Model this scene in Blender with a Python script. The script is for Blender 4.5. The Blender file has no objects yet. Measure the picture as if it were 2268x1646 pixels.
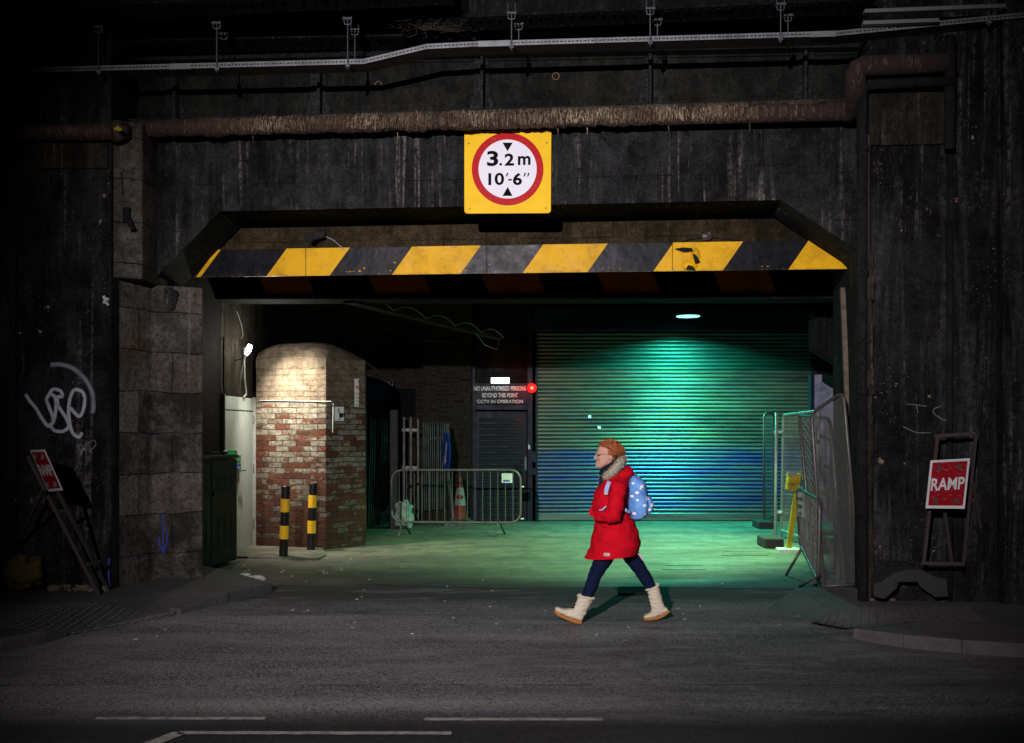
import bpy, bmesh, math, random
from mathutils import Vector, Matrix, noise as mn
random.seed(7)
S = bpy.context.scene
COL = S.collection
PI = math.pi
R = math.radians
# ------------------------------------------------------------ camera, world, light, exposure
K = 2205.0; HZ = 947.0; CX = 1134.0; CH = 1.73
cam_d = bpy.data.cameras.new('camera'); cam = bpy.data.objects.new('camera', cam_d); COL.objects.link(cam)
cam.location = (0, 0, CH); cam.rotation_euler = (PI/2, 0, 0)
cam_d.lens = 35; cam_d.sensor_width = 36; cam_d.shift_y = 0.0547; cam_d.clip_end = 500; cam_d.clip_start = 0.05
S.camera = cam
w = bpy.data.worlds.new('World'); S.world = w; w.use_nodes = True
w.node_tree.nodes['Background'].inputs[0].default_value = (0.25, 0.32, 0.5, 1)
w.node_tree.nodes['Background'].inputs[1].default_value = 0.009
S.view_settings.view_transform = 'Standard'; S.view_settings.look = 'None'
S.view_settings.exposure = 0.0; S.view_settings.gamma = 1
def lamp(name, kind, loc, power, color, aim=None, **kw):
    d = bpy.data.lights.new(name, kind); o = bpy.data.objects.new(name, d); COL.objects.link(o)
    o.location = loc; d.energy = power; d.color = color
    for k, v in kw.items(): setattr(d, k, v)
    if aim is not None:
        o.rotation_euler = (Vector(aim) - Vector(loc)).to_track_quat('-Z', 'Y').to_euler()
    return o
# street lamp across the road, behind the photographer
lamp('street_light', 'SPOT', (-2.6, -4.0, 4.7), 9000, (1.0, 0.94, 0.975), aim=(0.30, 10.0, 2.42), spot_size=R(47.5), spot_blend=1.0, shadow_soft_size=0.06)

# ------------------------------------------------------------ pixel helpers (2268-wide photo grid -> metres)
def W(px, py, Y): return Vector(((px-CX)/K*Y, Y, CH+(HZ-py)/K*Y))
def G(px, py, z=0.0): return W(px, py, (CH-z)*K/(py-HZ))
SL = 0.08; WB = 10.3
def PW(px, py, off=0.0):
    a = (px-CX)/K; return W(px, py, (WB+off)/(1+SL*a))
WN = Vector((SL, 1, 0)).normalized(); WU = Vector((1, -SL, 0)).normalized()

# ------------------------------------------------------------ mesh builder
class MB:
    def __init__(s): s.v = []; s.f = []; s.uv = None
    def add(s, vs, fs):
        n = len(s.v); s.v += [Vector(v) for v in vs]; s.f += [tuple(i+n for i in f) for f in fs]
    def quad(s, a, b, c, d): s.add([a, b, c, d], [(0, 1, 2, 3)])
    def box(s, c, size, rot=None):
        c = Vector(c); x, y, z = [k/2 for k in size]
        vs = [Vector((sx*x, sy*y, sz*z)) for sz in (-1, 1) for sx, sy in ((-1, -1), (1, -1), (1, 1), (-1, 1))]
        if rot is not None: vs = [rot @ v for v in vs]
        s.add([c+v for v in vs], [(3, 2, 1, 0), (4, 5, 6, 7), (0, 1, 5, 4), (1, 2, 6, 5), (2, 3, 7, 6), (3, 0, 4, 7)])
    def beam(s, a, b, w_, h_, up=(0, 0, 1)):
        a = Vector(a); b = Vector(b); d = (b-a).normalized(); up = Vector(up)
        x = d.cross(up); x = x.normalized() if x.length > 1e-4 else Vector((1, 0, 0)); y = x.cross(d).normalized()
        vs = [p+x*sx*w_/2+y*sy*h_/2 for p in (a, b) for sx, sy in ((-1, -1), (1, -1), (1, 1), (-1, 1))]
        s.add(vs, [(3, 2, 1, 0), (4, 5, 6, 7), (0, 1, 5, 4), (1, 2, 6, 5), (2, 3, 7, 6), (3, 0, 4, 7)])
    def prism(s, pts, vec):
        vec = Vector(vec); n = len(pts); vs = [Vector(p) for p in pts]+[Vector(p)+vec for p in pts]
        s.add(vs, [tuple(range(n)), tuple(range(2*n-1, n-1, -1))]+[(i, i+n, (i+1) % n+n, (i+1) % n) for i in range(n)])
    def tube(s, path, r, seg=8, cap=True):
        path = [Vector(p) for p in path]; n = len(path)
        rs = r if isinstance(r, (list, tuple)) else [r]*n
        t0 = (path[1]-path[0]).normalized()
        u = t0.orthogonal().normalized(); vs = []; prev = t0
        for i, p in enumerate(path):
            if i == 0: t = t0
            elif i == n-1: t = (path[-1]-path[-2]).normalized()
            else: t = ((path[i+1]-p).normalized()+(p-path[i-1]).normalized()).normalized()
            u = (prev.rotation_difference(t) @ u); u = (u-t*u.dot(t)).normalized(); prev = t
            v = t.cross(u)
            vs += [p+(u*math.cos(2*PI*k/seg)+v*math.sin(2*PI*k/seg))*rs[i] for k in range(seg)]
        fs = [(i*seg+k, i*seg+(k+1) % seg, (i+1)*seg+(k+1) % seg, (i+1)*seg+k) for i in range(n-1) for k in range(seg)]
        if cap: fs += [tuple(range(seg-1, -1, -1)), tuple((n-1)*seg+k for k in range(seg))]
        s.add(vs, fs)
    def lathe(s, c, prof, seg=20, axis=None):
        c = Vector(c); q = Vector((0, 0, 1)).rotation_difference(Vector(axis)) if axis else None
        vs = []
        for (r_, z_) in prof:
            for k in range(seg):
                p = Vector((r_*math.cos(2*PI*k/seg), r_*math.sin(2*PI*k/seg), z_)); vs.append(c+(q @ p if q else p))
        n = len(prof)
        fs = [(i*seg+k, i*seg+(k+1) % seg, (i+1)*seg+(k+1) % seg, (i+1)*seg+k) for i in range(n-1) for k in range(seg)]
        fs += [tuple(range(seg-1, -1, -1)), tuple((n-1)*seg+k for k in range(seg))]
        s.add(vs, fs)
    def ball(s, c, r, seg=10, rings=6, sc=(1, 1, 1), jit=0):
        c = Vector(c); vs = []; fs = []
        for i in range(rings+1):
            th = PI*i/rings
            for k in range(seg):
                ph = 2*PI*k/seg
                p = Vector((math.sin(th)*math.cos(ph)*sc[0], math.sin(th)*math.sin(ph)*sc[1], math.cos(th)*sc[2]))*r
                if jit: p *= 1+jit*mn.noise(p*(2.2/r)+c*7)
                vs.append(c+p)
        for i in range(rings):
            for k in range(seg):
                fs.append((i*seg+k, (i+1)*seg+k, (i+1)*seg+(k+1) % seg, i*seg+(k+1) % seg))
        s.add(vs, fs)
    def dome(s, c, r, nrm, seg=6):   # rivet head
        c = Vector(c); nrm = Vector(nrm).normalized(); u = nrm.orthogonal().normalized(); v = nrm.cross(u); vs = []
        for rr, h in ((1, 0), (.8, .5)):
            vs += [c+(u*math.cos(2*PI*k/seg)+v*math.sin(2*PI*k/seg))*r*rr+nrm*r*h for k in range(seg)]
        vs.append(c+nrm*r*.75)
        s.add(vs, [(k, (k+1) % seg, seg+(k+1) % seg, seg+k) for k in range(seg)]+[(seg+k, seg+(k+1) % seg, 2*seg) for k in range(seg)])
    def loft(s, rings, seg=20, pw=1.0):
        """rings: (A, B, halfwidth, dy): closed ring whose ends are A and B in the xz plane, half width along y"""
        vs = []
        for (A, B, hw, dy) in rings:
            A = Vector(A); B = Vector(B); c = (A+B)/2; h = (B-A)/2
            for k in range(seg):
                t = 2*PI*k/seg; ct = math.cos(t); st = math.sin(t)
                ct = math.copysign(abs(ct)**pw, ct); st = math.copysign(abs(st)**pw, st)
                vs.append(c-h*ct+Vector((0, hw*st+dy, 0)))
        n = len(rings)
        fs = [(i*seg+k, i*seg+(k+1) % seg, (i+1)*seg+(k+1) % seg, (i+1)*seg+k) for i in range(n-1) for k in range(seg)]
        fs += [tuple(range(seg-1, -1, -1)), tuple((n-1)*seg+k for k in range(seg))]
        s.add(vs, fs)
    def plan(s, pts, z0, z1):        # vertical walls standing on a plan polygon, uv = (run, height)
        n = len(pts); vs = [Vector((p[0], p[1], z0)) for p in pts]+[Vector((p[0], p[1], z1)) for p in pts]
        b = len(s.f); s.add(vs, [(i, (i+1) % n, (i+1) % n+n, i+n) for i in range(n)]+[tuple(range(n-1, -1, -1)), tuple(range(n, 2*n))])
        run = [0]
        for i in range(n): run.append(run[-1]+(Vector(pts[(i+1) % n][:2])-Vector(pts[i][:2])).length)
        if s.uv is None: s.uv = {}
        for i in range(n): s.uv[b+i] = [(run[i], z0), (run[i+1], z0), (run[i+1], z1), (run[i], z1)]
    def build(s, name, mat, parent=None, label=None, cat=None, group=None, kind=None, smooth=False, bevel=0, remesh=0, wr=None, base=True):
        me = bpy.data.meshes.new(name); 
        off = Vector((0, 0, 0))
        if parent is not None: off = Vector(parent['_o'])
        elif kind != 'structure' and base:
            xs = [v.x for v in s.v]; ys = [v.y for v in s.v]; zs = [v.z for v in s.v]
            off = Vector(((min(xs)+max(xs))/2, (min(ys)+max(ys))/2, min(zs)))
        me.from_pydata([v-off for v in s.v], [], s.f); me.update()
        if s.uv:
            ul = me.uv_layers.new(name='UVMap')
            for p in me.polygons:
                if p.index in s.uv:
                    for li, uvc in zip(p.loop_indices, s.uv[p.index]): ul.data[li].uv = uvc
        bm = bmesh.new(); bm.from_mesh(me); bmesh.ops.recalc_face_normals(bm, faces=bm.faces); bm.to_mesh(me); bm.free()
        o = bpy.data.objects.new(name, me); COL.objects.link(o)
        if remesh or bevel:
            if remesh:
                m = o.modifiers.new('r', 'REMESH'); m.mode = 'VOXEL'; m.voxel_size = remesh
                m2 = o.modifiers.new('s', 'SMOOTH'); m2.factor = .5; m2.iterations = 4
            else:
                m = o.modifiers.new('b', 'BEVEL'); m.width = bevel; m.segments = 2; m.limit_method = 'ANGLE'
            dg = bpy.context.evaluated_depsgraph_get(); me2 = bpy.data.meshes.new_from_object(o.evaluated_get(dg))
            me2.name = name; o.modifiers.clear(); o.data = me2; bpy.data.meshes.remove(me); me = me2
            if wr:
                for v in me.vertices: v.co += v.normal*wr(v.co+off)
                me.update()
        me.polygons.foreach_set('use_smooth', [bool(smooth)]*len(me.polygons)); me.update()
        me.materials.clear(); me.materials.append(mat)
        if parent is None: o.location = off
        else: o.parent = parent
        if parent is not None and parent.type == 'MESH': o['_o'] = parent['_o']
        else: o['_o'] = off
        tag(o, label, cat, group, kind)
        return o
def tag(o, label=None, cat=None, group=None, kind=None):
    if label: o['label'] = label
    if cat: o['category'] = cat
    if group: o['group'] = group
    if kind: o['kind'] = kind
def thing(name, label, cat, loc, group=None):
    o = bpy.data.objects.new(name, None); COL.objects.link(o); o.location = loc; o['_o'] = Vector(loc)
    o.empty_display_size = .1; tag(o, label, cat, group); return o
def dup(root, loc, label, group=None, rz=0):
    r_ = root.copy(); COL.objects.link(r_); r_.location = loc; r_.rotation_euler = (0, 0, rz); r_['label'] = label
    if group: r_['group'] = group
    for c in list(root.children):
        c2 = c.copy(); COL.objects.link(c2); c2.parent = r_
        for g in list(c.children):
            g2 = g.copy(); COL.objects.link(g2); g2.parent = c2
    return r_
def struct(name, mb, mat, **k): return mb.build(name, mat, kind='structure', **k)

# ------------------------------------------------------------ materials
class NT:
    def __init__(s, name):
        s.m = bpy.data.materials.new(name); s.m.use_nodes = True; s.n = s.m.node_tree.nodes; s.l = s.m.node_tree.links
        s.b = s.n['Principled BSDF']; s.g = s.n.new('ShaderNodeNewGeometry').outputs['Position']; s._uv = None
    def uv(s):
        if s._uv is None: s._uv = s.n.new('ShaderNodeUVMap').outputs[0]
        return s._uv
    def set(s, sock, v):
        if isinstance(v, bpy.types.NodeSocket): s.l.new(v, sock)
        elif isinstance(v, (tuple, list)) and sock.type == 'RGBA': sock.default_value = (*v[:3], 1)
        else: sock.default_value = v
    def vs(s, sc, vec=None, add=(0, 0, 0)):
        n = s.n.new('ShaderNodeVectorMath'); n.operation = 'MULTIPLY_ADD'; s.set(n.inputs[0], vec or s.g); n.inputs[1].default_value = sc; n.inputs[2].default_value = add
        return n.outputs[0]
    def noise(s, scale, vec=None, detail=5, rough=.6, dist=0.0):
        n = s.n.new('ShaderNodeTexNoise'); s.set(n.inputs['Vector'], vec or s.g); n.inputs['Scale'].default_value = scale
        n.inputs['Detail'].default_value = detail; n.inputs['Roughness'].default_value = rough; n.inputs['Distortion'].default_value = dist
        return n.outputs['Fac']
    def vor(s, scale, vec=None, feat='F1', out='Distance'):
        n = s.n.new('ShaderNodeTexVoronoi'); n.feature = feat; s.set(n.inputs['Vector'], vec or s.g); n.inputs['Scale'].default_value = scale
        return n.outputs[out]
    def brick(s, vec, w_, h_, mortar=.01, c1=(0, 0, 0), c2=(1, 1, 1), mc=(.5, .5, .5), bias=0.0, off=.5):
        n = s.n.new('ShaderNodeTexBrick'); s.set(n.inputs['Vector'], vec); n.inputs['Scale'].default_value = 1; n.offset = off
        s.set(n.inputs['Color1'], c1); s.set(n.inputs['Color2'], c2); s.set(n.inputs['Mortar'], mc)
        n.inputs['Mortar Size'].default_value = mortar; n.inputs['Mortar Smooth'].default_value = .3; n.inputs['Bias'].default_value = bias
        n.inputs['Brick Width'].default_value = w_; n.inputs['Row Height'].default_value = h_
        return n.outputs['Color'], n.outputs['Fac']
    def thr(s, x, lo, hi, a=0.0, b=1.0):
        n = s.n.new('ShaderNodeMapRange'); s.set(n.inputs[0], x)
        for i, v in enumerate((lo, hi, a, b)): n.inputs[i+1].default_value = v
        return n.outputs[0]
    def op(s, o, a, b=0.0):
        n = s.n.new('ShaderNodeMath'); n.operation = o; s.set(n.inputs[0], a); s.set(n.inputs[1], b); return n.outputs[0]
    def mix(s, f, a, b, mode='MIX'):
        n = s.n.new('ShaderNodeMix'); n.data_type = 'RGBA'; n.blend_type = mode
        s.set(n.inputs[0], f); s.set(n.inputs[6], a); s.set(n.inputs[7], b); return n.outputs[2]
    def sep(s, v=None):
        n = s.n.new('ShaderNodeSeparateXYZ'); s.set(n.inputs[0], v or s.g); return n.outputs
    def comb(s, x, y, z=0.0):
        n = s.n.new('ShaderNodeCombineXYZ'); s.set(n.inputs[0], x); s.set(n.inputs[1], y); s.set(n.inputs[2], z); return n.outputs[0]
    def fin(s, col, rough=.8, metal=0.0, bump=None, bs=.3, bd=.01, spec=None):
        s.set(s.b.inputs['Base Color'], col); s.set(s.b.inputs['Roughness'], rough); s.set(s.b.inputs['Metallic'], metal)
        if spec is not None: s.b.inputs['Specular IOR Level'].default_value = spec
        if bump is not None:
            n = s.n.new('ShaderNodeBump'); s.set(n.inputs['Height'], bump); n.inputs['Strength'].default_value = bs; n.inputs['Distance'].default_value = bd
            s.l.new(n.outputs[0], s.b.inputs['Normal'])
        return s.m

def m_paint(name, col, rough=.5, metal=0.0, dirt=.35, dcol=(.02, .018, .015), sc=6, bs=.15, spec=.15):
    metal *= .6
    t = NT(name); a = t.noise(sc, detail=8, rough=.7); b = t.noise(sc*9, detail=3)
    f = t.op('MULTIPLY', t.thr(a, .45, .72), dirt)
    c = t.mix(f, col, dcol); c = t.mix(t.thr(b, .3, .8, 0, .25), c, dcol)
    return t.fin(c, t.thr(a, .3, .7, rough*.8, min(1, rough*1.3)), metal, b, bs, .004, spec=spec)

def m_sootwall(name, base=(.005, .005, .006), hi=(.042, .042, .045), streak=.5, chips=.5, peach=(.42, .28, .18), joints=False, wash=.5, sx=9.0):
    t = NT(name); x, y, z = t.sep()
    big = t.noise(1.1, t.vs((1, 1, .6)), detail=10, rough=.72); mid = t.noise(6, t.vs((1, 1, .8), add=(2, 5, 1)), detail=10, rough=.82)
    c = t.mix(t.thr(t.op('ADD', t.op('MULTIPLY', big, .5), t.op('MULTIPLY', mid, .5)), .44, .62), base, hi)
    fine = t.noise(38, detail=6, rough=.85); c = t.mix(t.thr(fine, .44, .62, 0, .75), c, tuple(k*.3 for k in base))
    # vertical washes and lime runs
    wv = t.noise(1, t.vs((4.2, 4.2, .4)), detail=10, rough=.75, dist=.5); brk = t.thr(t.noise(17, detail=7, rough=.75), .42, .58)
    c = t.mix(t.op('MULTIPLY', t.op('MULTIPLY', t.thr(wv, .50, .62), t.op('ADD', t.op('MULTIPLY', brk, .7), .3)), wash), c, (.14, .135, .14))
    st = t.noise(1, t.vs((sx*2.4, sx*2.4, .42)), detail=7, rough=.66, dist=.45)
    st = t.thr(st, .555, .61); gate = t.thr(t.noise(.9, t.vs((1.3, 1, .5), add=(3, 7, 1)), detail=5), .45, .56)
    c = t.mix(t.op('MULTIPLY', t.op('MULTIPLY', t.op('MULTIPLY', st, gate), brk), streak), c, (.32, .28, .24))
    # broken pale bloom with a crazed outline
    bl = t.op('MULTIPLY', t.thr(t.noise(2.6, detail=10, rough=.8, dist=.8), .585, .62), t.thr(t.noise(33, detail=5, rough=.8), .5, .6))
    c = t.mix(t.op('MULTIPLY', bl, wash*.9), c, (.17, .165, .175))
    # cracks
    cv = t.n.new('ShaderNodeVectorMath'); cv.operation = 'MULTIPLY_ADD'; nn = t.n.new('ShaderNodeTexNoise'); nn.inputs['Scale'].default_value = 3; nn.inputs['Detail'].default_value = 6
    t.l.new(t.g, nn.inputs['Vector']); t.l.new(nn.outputs['Color'], cv.inputs[0]); cv.inputs[1].default_value = (.5, .5, .5); t.l.new(t.g, cv.inputs[2])
    cr = t.thr(t.vor(1.15, cv.outputs[0], 'DISTANCE_TO_EDGE'), .006, .002); cr = t.op('MULTIPLY', cr, t.thr(t.noise(1.3, detail=3), .52, .6, 0, .6))
    c = t.mix(cr, c, (.002, .002, .002))
    jf = None
    if joints:
        _, jf = t.brick(t.comb(t.op('ADD', x, t.op('ADD', y, t.op('MULTIPLY', mid, .02))), t.op('ADD', z, t.op('MULTIPLY', mid, .03))), 1.15, .48, .006)
        jf = t.op('MULTIPLY', jf, t.thr(t.noise(4, detail=5), .42, .58, 0, 1))
        c = t.mix(t.op('MULTIPLY', jf, .85), c, (.004, .004, .004))
    ch = t.op('MULTIPLY', t.thr(t.noise(7.5, detail=7, rough=.68), .655, .665), t.thr(t.noise(1.1, detail=2), .5, .6))
    sp = t.op('MULTIPLY', t.thr(t.vor(30), .14, .06), t.thr(t.noise(2.3, detail=2), .52, .60))
    c = t.mix(t.op('MULTIPLY', t.op('MAXIMUM', ch, sp), chips), c, peach)
    h = t.op('ADD', t.op('SUBTRACT', mid, t.op('MULTIPLY', cr, .4)), t.op('MULTIPLY', fine, .45))
    return t.fin(c, .85, 0, h, 1.0, .045, spec=.12)

M = {}
M['wall'] = m_sootwall('soot_black_paint', streak=.32, chips=1, wash=.22, sx=5)
M['wallr'] = m_sootwall('soot_black_paint_right', base=(.005, .005, .005), hi=(.030, .030, .033), streak=.32, chips=1, wash=.35, sx=5)
M['lintel'] = m_sootwall('soot_render_lintel', base=(.008, .008, .009), hi=(.055, .055, .058), streak=.6, chips=.1, joints=True, wash=.25, sx=6)
M['brownrender'] = m_sootwall('brown_render', base=(.02, .015, .007), hi=(.115, .08, .036), streak=.1, chips=.1, joints=True, wash=.1)
M['capblock'] = m_sootwall('brown_cap_stone', base=(.015, .012, .008), hi=(.07, .057, .04), streak=.3, chips=.1, wash=.2)
M['dark'] = m_sootwall('interior_dark', base=(.006, .006, .006), hi=(.018, .018, .017), streak=.1, chips=0, wash=.1)
# left stone pier
t = NT('pier_stone'); u = t.uv()
nn = t.n.new('ShaderNodeTexNoise'); nn.inputs['Scale'].default_value = 2.5; nn.inputs['Detail'].default_value = 6; t.l.new(u, nn.inputs['Vector']); wv = t.n.new('ShaderNodeVectorMath'); wv.operation = 'MULTIPLY_ADD'; t.l.new(nn.outputs['Color'], wv.inputs[0]); wv.inputs[1].default_value = (.07, .09, 0); t.l.new(u, wv.inputs[2])
bc, bf = t.brick(wv.outputs[0], .78, .43, .006, c1=(.018, .016, .015), c2=(.15, .125, .10), mc=(.012, .012, .012))
c = t.mix(t.thr(t.noise(3.2, detail=10, rough=.78), .44, .64, 0, .85), bc, (.17, .152, .146))
c = t.mix(t.thr(t.noise(1, t.vs((4, 4, .7)), detail=7), .5, .75, 0, .6), c, (.022, .02, .018))
c = t.mix(t.thr(t.noise(1.7, detail=6, dist=.4), .58, .7, 0, .7), c, (.085, .055, .03))
c = t.mix(t.thr(t.noise(22, detail=7, rough=.85), .44, .62, 0, .8), c, (.012, .011, .01))
c = t.mix(t.op('MULTIPLY', bf, t.thr(t.noise(5, detail=5), .35, .6, .25, 1)), c, (.008, .008, .008))
c = t.mix(t.op('MULTIPLY', t.thr(t.noise(1, t.vs((16, 16, .5)), detail=6, dist=.2), .62, .72), .35), c, (.22, .22, .24))
M['pier'] = t.fin(c, .75, 0, t.op('SUBTRACT', t.noise(8, detail=10, rough=.75), bf), 1.0, .04, spec=.1)
# brick
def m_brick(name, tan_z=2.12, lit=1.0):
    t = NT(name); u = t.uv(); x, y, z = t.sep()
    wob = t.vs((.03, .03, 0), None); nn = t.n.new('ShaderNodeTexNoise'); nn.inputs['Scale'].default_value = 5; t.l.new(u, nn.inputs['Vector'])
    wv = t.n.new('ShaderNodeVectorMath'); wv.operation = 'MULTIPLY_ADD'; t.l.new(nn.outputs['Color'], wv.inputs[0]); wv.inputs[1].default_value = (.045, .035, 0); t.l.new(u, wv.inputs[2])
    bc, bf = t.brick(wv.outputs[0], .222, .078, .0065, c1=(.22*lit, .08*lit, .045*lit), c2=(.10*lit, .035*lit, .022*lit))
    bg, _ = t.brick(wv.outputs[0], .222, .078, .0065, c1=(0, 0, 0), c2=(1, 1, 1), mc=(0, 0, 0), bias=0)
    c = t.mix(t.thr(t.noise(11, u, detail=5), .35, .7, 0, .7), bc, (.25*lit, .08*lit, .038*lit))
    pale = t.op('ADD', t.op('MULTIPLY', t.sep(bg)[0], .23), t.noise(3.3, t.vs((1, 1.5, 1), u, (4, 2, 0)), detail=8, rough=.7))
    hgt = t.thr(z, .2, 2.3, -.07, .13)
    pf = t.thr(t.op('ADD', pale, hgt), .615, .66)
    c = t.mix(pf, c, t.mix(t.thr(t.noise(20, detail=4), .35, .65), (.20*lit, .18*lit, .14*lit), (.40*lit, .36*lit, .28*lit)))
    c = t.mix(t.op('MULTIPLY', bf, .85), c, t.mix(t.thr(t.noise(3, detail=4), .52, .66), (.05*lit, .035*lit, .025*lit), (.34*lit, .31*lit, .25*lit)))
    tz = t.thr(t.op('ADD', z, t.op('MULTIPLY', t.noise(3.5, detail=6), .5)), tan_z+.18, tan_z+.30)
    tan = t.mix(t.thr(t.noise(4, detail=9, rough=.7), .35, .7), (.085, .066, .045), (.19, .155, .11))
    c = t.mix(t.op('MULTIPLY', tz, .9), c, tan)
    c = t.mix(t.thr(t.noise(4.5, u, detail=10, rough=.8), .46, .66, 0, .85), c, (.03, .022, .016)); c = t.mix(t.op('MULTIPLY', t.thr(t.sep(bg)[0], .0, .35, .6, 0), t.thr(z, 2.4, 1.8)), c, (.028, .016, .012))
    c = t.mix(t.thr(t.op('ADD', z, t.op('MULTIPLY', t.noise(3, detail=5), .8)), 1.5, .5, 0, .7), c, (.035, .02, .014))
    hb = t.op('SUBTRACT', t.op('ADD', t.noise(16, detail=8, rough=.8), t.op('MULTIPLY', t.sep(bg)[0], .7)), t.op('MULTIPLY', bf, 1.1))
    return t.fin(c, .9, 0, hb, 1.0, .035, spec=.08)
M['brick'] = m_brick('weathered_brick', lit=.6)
M['brickd'] = m_brick('sooty_shaded_brick', tan_z=9, lit=.07)  # the low lit factor puts the back wall's shade into its colour
# road
t = NT('asphalt'); x, y, z = t.sep()
agg = t.vor(95, out='Color'); ag = t.sep(agg)[0]; fin_ = t.noise(140, detail=3, rough=.8)
lo = t.noise(1, t.vs((.35, 1.5, 1)), detail=7, rough=.6)
c = t.mix(t.thr(lo, .36, .64), (.10, .092, .097), (.32, .292, .30))
c = t.mix(t.thr(ag, .5, 1.0, 0, .8), c, (.46, .43, .44)); c = t.mix(t.thr(ag, .0, .4, .75, 0), c, (.012, .012, .012))
crs = t.thr(y, 5.0, 8.5, 1, 0); c = t.mix(t.op('MULTIPLY', t.thr(fin_, .52, .6), .6), c, (.02, .018, .018))
c = t.mix(t.thr(t.noise(1, t.vs((.5, 2.2, 1), add=(9, 1, 0)), detail=6, dist=.4), .58, .7, 0, .55), c, (.03, .027, .027))
c = t.mix(t.thr(t.vor(7), .035, .02, 0, .8), c, (.4, .4, .38))
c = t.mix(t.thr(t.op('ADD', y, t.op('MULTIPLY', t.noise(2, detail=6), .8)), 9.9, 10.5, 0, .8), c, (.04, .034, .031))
c = t.mix(t.thr(t.noise(1, t.vs((.16, .9, 1), add=(2, 8, 0)), detail=4), .42, .6, 0, .55), c, (.04, .037, .039)); c = t.mix(t.thr(t.noise(1, t.vs((.9, 3.2, 1), add=(7, 3, 0)), detail=8, rough=.7, dist=.8), .54, .62, 0, .5), c, (.27, .25, .255))
sy = t.op('ADD', y, t.op('MULTIPLY', t.noise(6, detail=6), .12)); sm = t.op('MULTIPLY', t.thr(t.op('ABSOLUTE', t.op('SUBTRACT', sy, 6.75)), .02, .008), t.thr(t.noise(2.5, detail=3), .42, .55)); c = t.mix(t.op('MULTIPLY', sm, .8), c, (.015, .013, .013))
c = t.mix(t.thr(y, 6.15, 5.75, 0, .85), c, (.018, .018, .022))  # near edge of the road darkened in colour, standing for light falloff
M['asphalt'] = t.fin(c, .82, 0, t.op('ADD', ag, fin_), 1.0, .012, spec=.2)
# underpass floor
t = NT('oily_concrete_floor')
lo = t.noise(1, t.vs((.5, 1.5, 1)), detail=7, rough=.62)
c = t.mix(t.thr(lo, .3, .68), (.045, .042, .032), (.165, .155, .115))
c = t.mix(t.thr(t.noise(1, t.vs((.9, 2.6, 1), add=(4, 4, 0)), detail=6, dist=.5), .55, .7, 0, .6), c, (.045, .042, .034))
c = t.mix(t.thr(t.vor(11), .07, .04, 0, .8), c, (.015, .015, .015))
c = t.mix(t.thr(t.vor(7.3), .03, .018, 0, .9), c, (.6, .6, .55))
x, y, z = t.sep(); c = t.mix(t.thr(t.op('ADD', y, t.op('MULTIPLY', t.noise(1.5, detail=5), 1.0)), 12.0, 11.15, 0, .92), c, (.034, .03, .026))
c = t.mix(t.thr(t.noise(70, detail=4, rough=.8), .4, .7, 0, .4), c, (.04, .035, .03))
c = t.mix(t.thr(t.noise(3.2, detail=10, rough=.75, dist=.3), .47, .60, 0, .75), c, (.038, .036, .026)); c = t.mix(t.thr(t.noise(21, detail=6, rough=.8), .52, .64, 0, .6), c, (.02, .018, .014)); c = t.mix(t.thr(t.noise(6, t.vs((.7, 1.4, 1), add=(3, 3, 3)), detail=8, rough=.8), .58, .66, 0, .5), c, (.26, .25, .2)); c = t.mix(t.thr(t.vor(2.2, t.vs((.6, 1.6, 1)), 'DISTANCE_TO_EDGE'), .012, .003, 0, .5), c, (.02, .02, .016))
M['floor'] = t.fin(c, t.thr(lo, .3, .7, .85, .5), 0, t.op('ADD', t.noise(14, detail=8, rough=.7), t.noise(90, detail=2)), .5, .008, spec=.4)
# paving
t = NT('paving_slabs'); _, bf = t.brick(t.vs((1, 1, 1), None, (.1, .2, 0)), .6, .45, .006)
c = t.mix(t.thr(t.noise(2, detail=7), .3, .7), (.048, .045, .044), (.088, .08, .08)); c = t.mix(t.thr(t.noise(60, detail=3, rough=.8), .42, .7, 0, .6), c, (.015, .014, .014))
c = t.mix(t.op('MULTIPLY', bf, .7), c, (.015, .014, .012)); M['paving'] = t.fin(c, .8, 0, t.op('SUBTRACT', t.noise(30, detail=6), bf), .6, .01)
M['kerb'] = m_paint('kerb_granite', (.095, .088, .088), .8, 0, .6, (.04, .035, .033), 9, .6)
M['tactile'] = m_paint('tactile_slab', (.12, .108, .11), .8, 0, .6, (.03, .026, .026), 9, .05)
M['rib'] = m_paint('tactile_rib', (.11, .098, .096), .8, 0, .6, (.04, .035, .033), 9, .02)
M['marking'] = m_paint('worn_road_paint', (.36, .33, .30), .7, 0, 1.0, (.07, .066, .066), 14, .6)
# metals / paints
M['girder'] = m_sootwall('girder_soot', base=(.010, .010, .009), hi=(.046, .047, .038), streak=.05, chips=.1, wash=.08)
M['iron'] = m_sootwall('sooty_iron', base=(.010, .010, .012), hi=(.030, .030, .033), streak=.1, chips=.1, wash=.1)
t = NT('crusted_pipe')
v = t.noise(1, t.vs((38, 20, 4)), detail=6, rough=.75, dist=.4); x, y, z = t.sep()
lg = t.thr(t.noise(1.1, t.vs((1, 1, 1)), detail=4), .38, .58)
c = t.mix(t.thr(v, .42, .58), (.03, .012, .009), (.12, .075, .04)); c = t.mix(t.thr(v, .56, .68), c, (.34, .28, .2))
c = t.mix(t.thr(lg, 0, 1, .75, 0), c, (.03, .012, .011)); c = t.mix(t.thr(x, 2.1, 2.9, 0, .8), c, t.mix(t.thr(v, .55, .62), (.018, .006, .007), (.10, .06, .04))); c = t.mix(t.thr(x, -2.4, -3.4, 0, .8), c, (.03, .012, .008))
M['pipe'] = t.fin(c, .85, 0, v, 1, .03)
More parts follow.
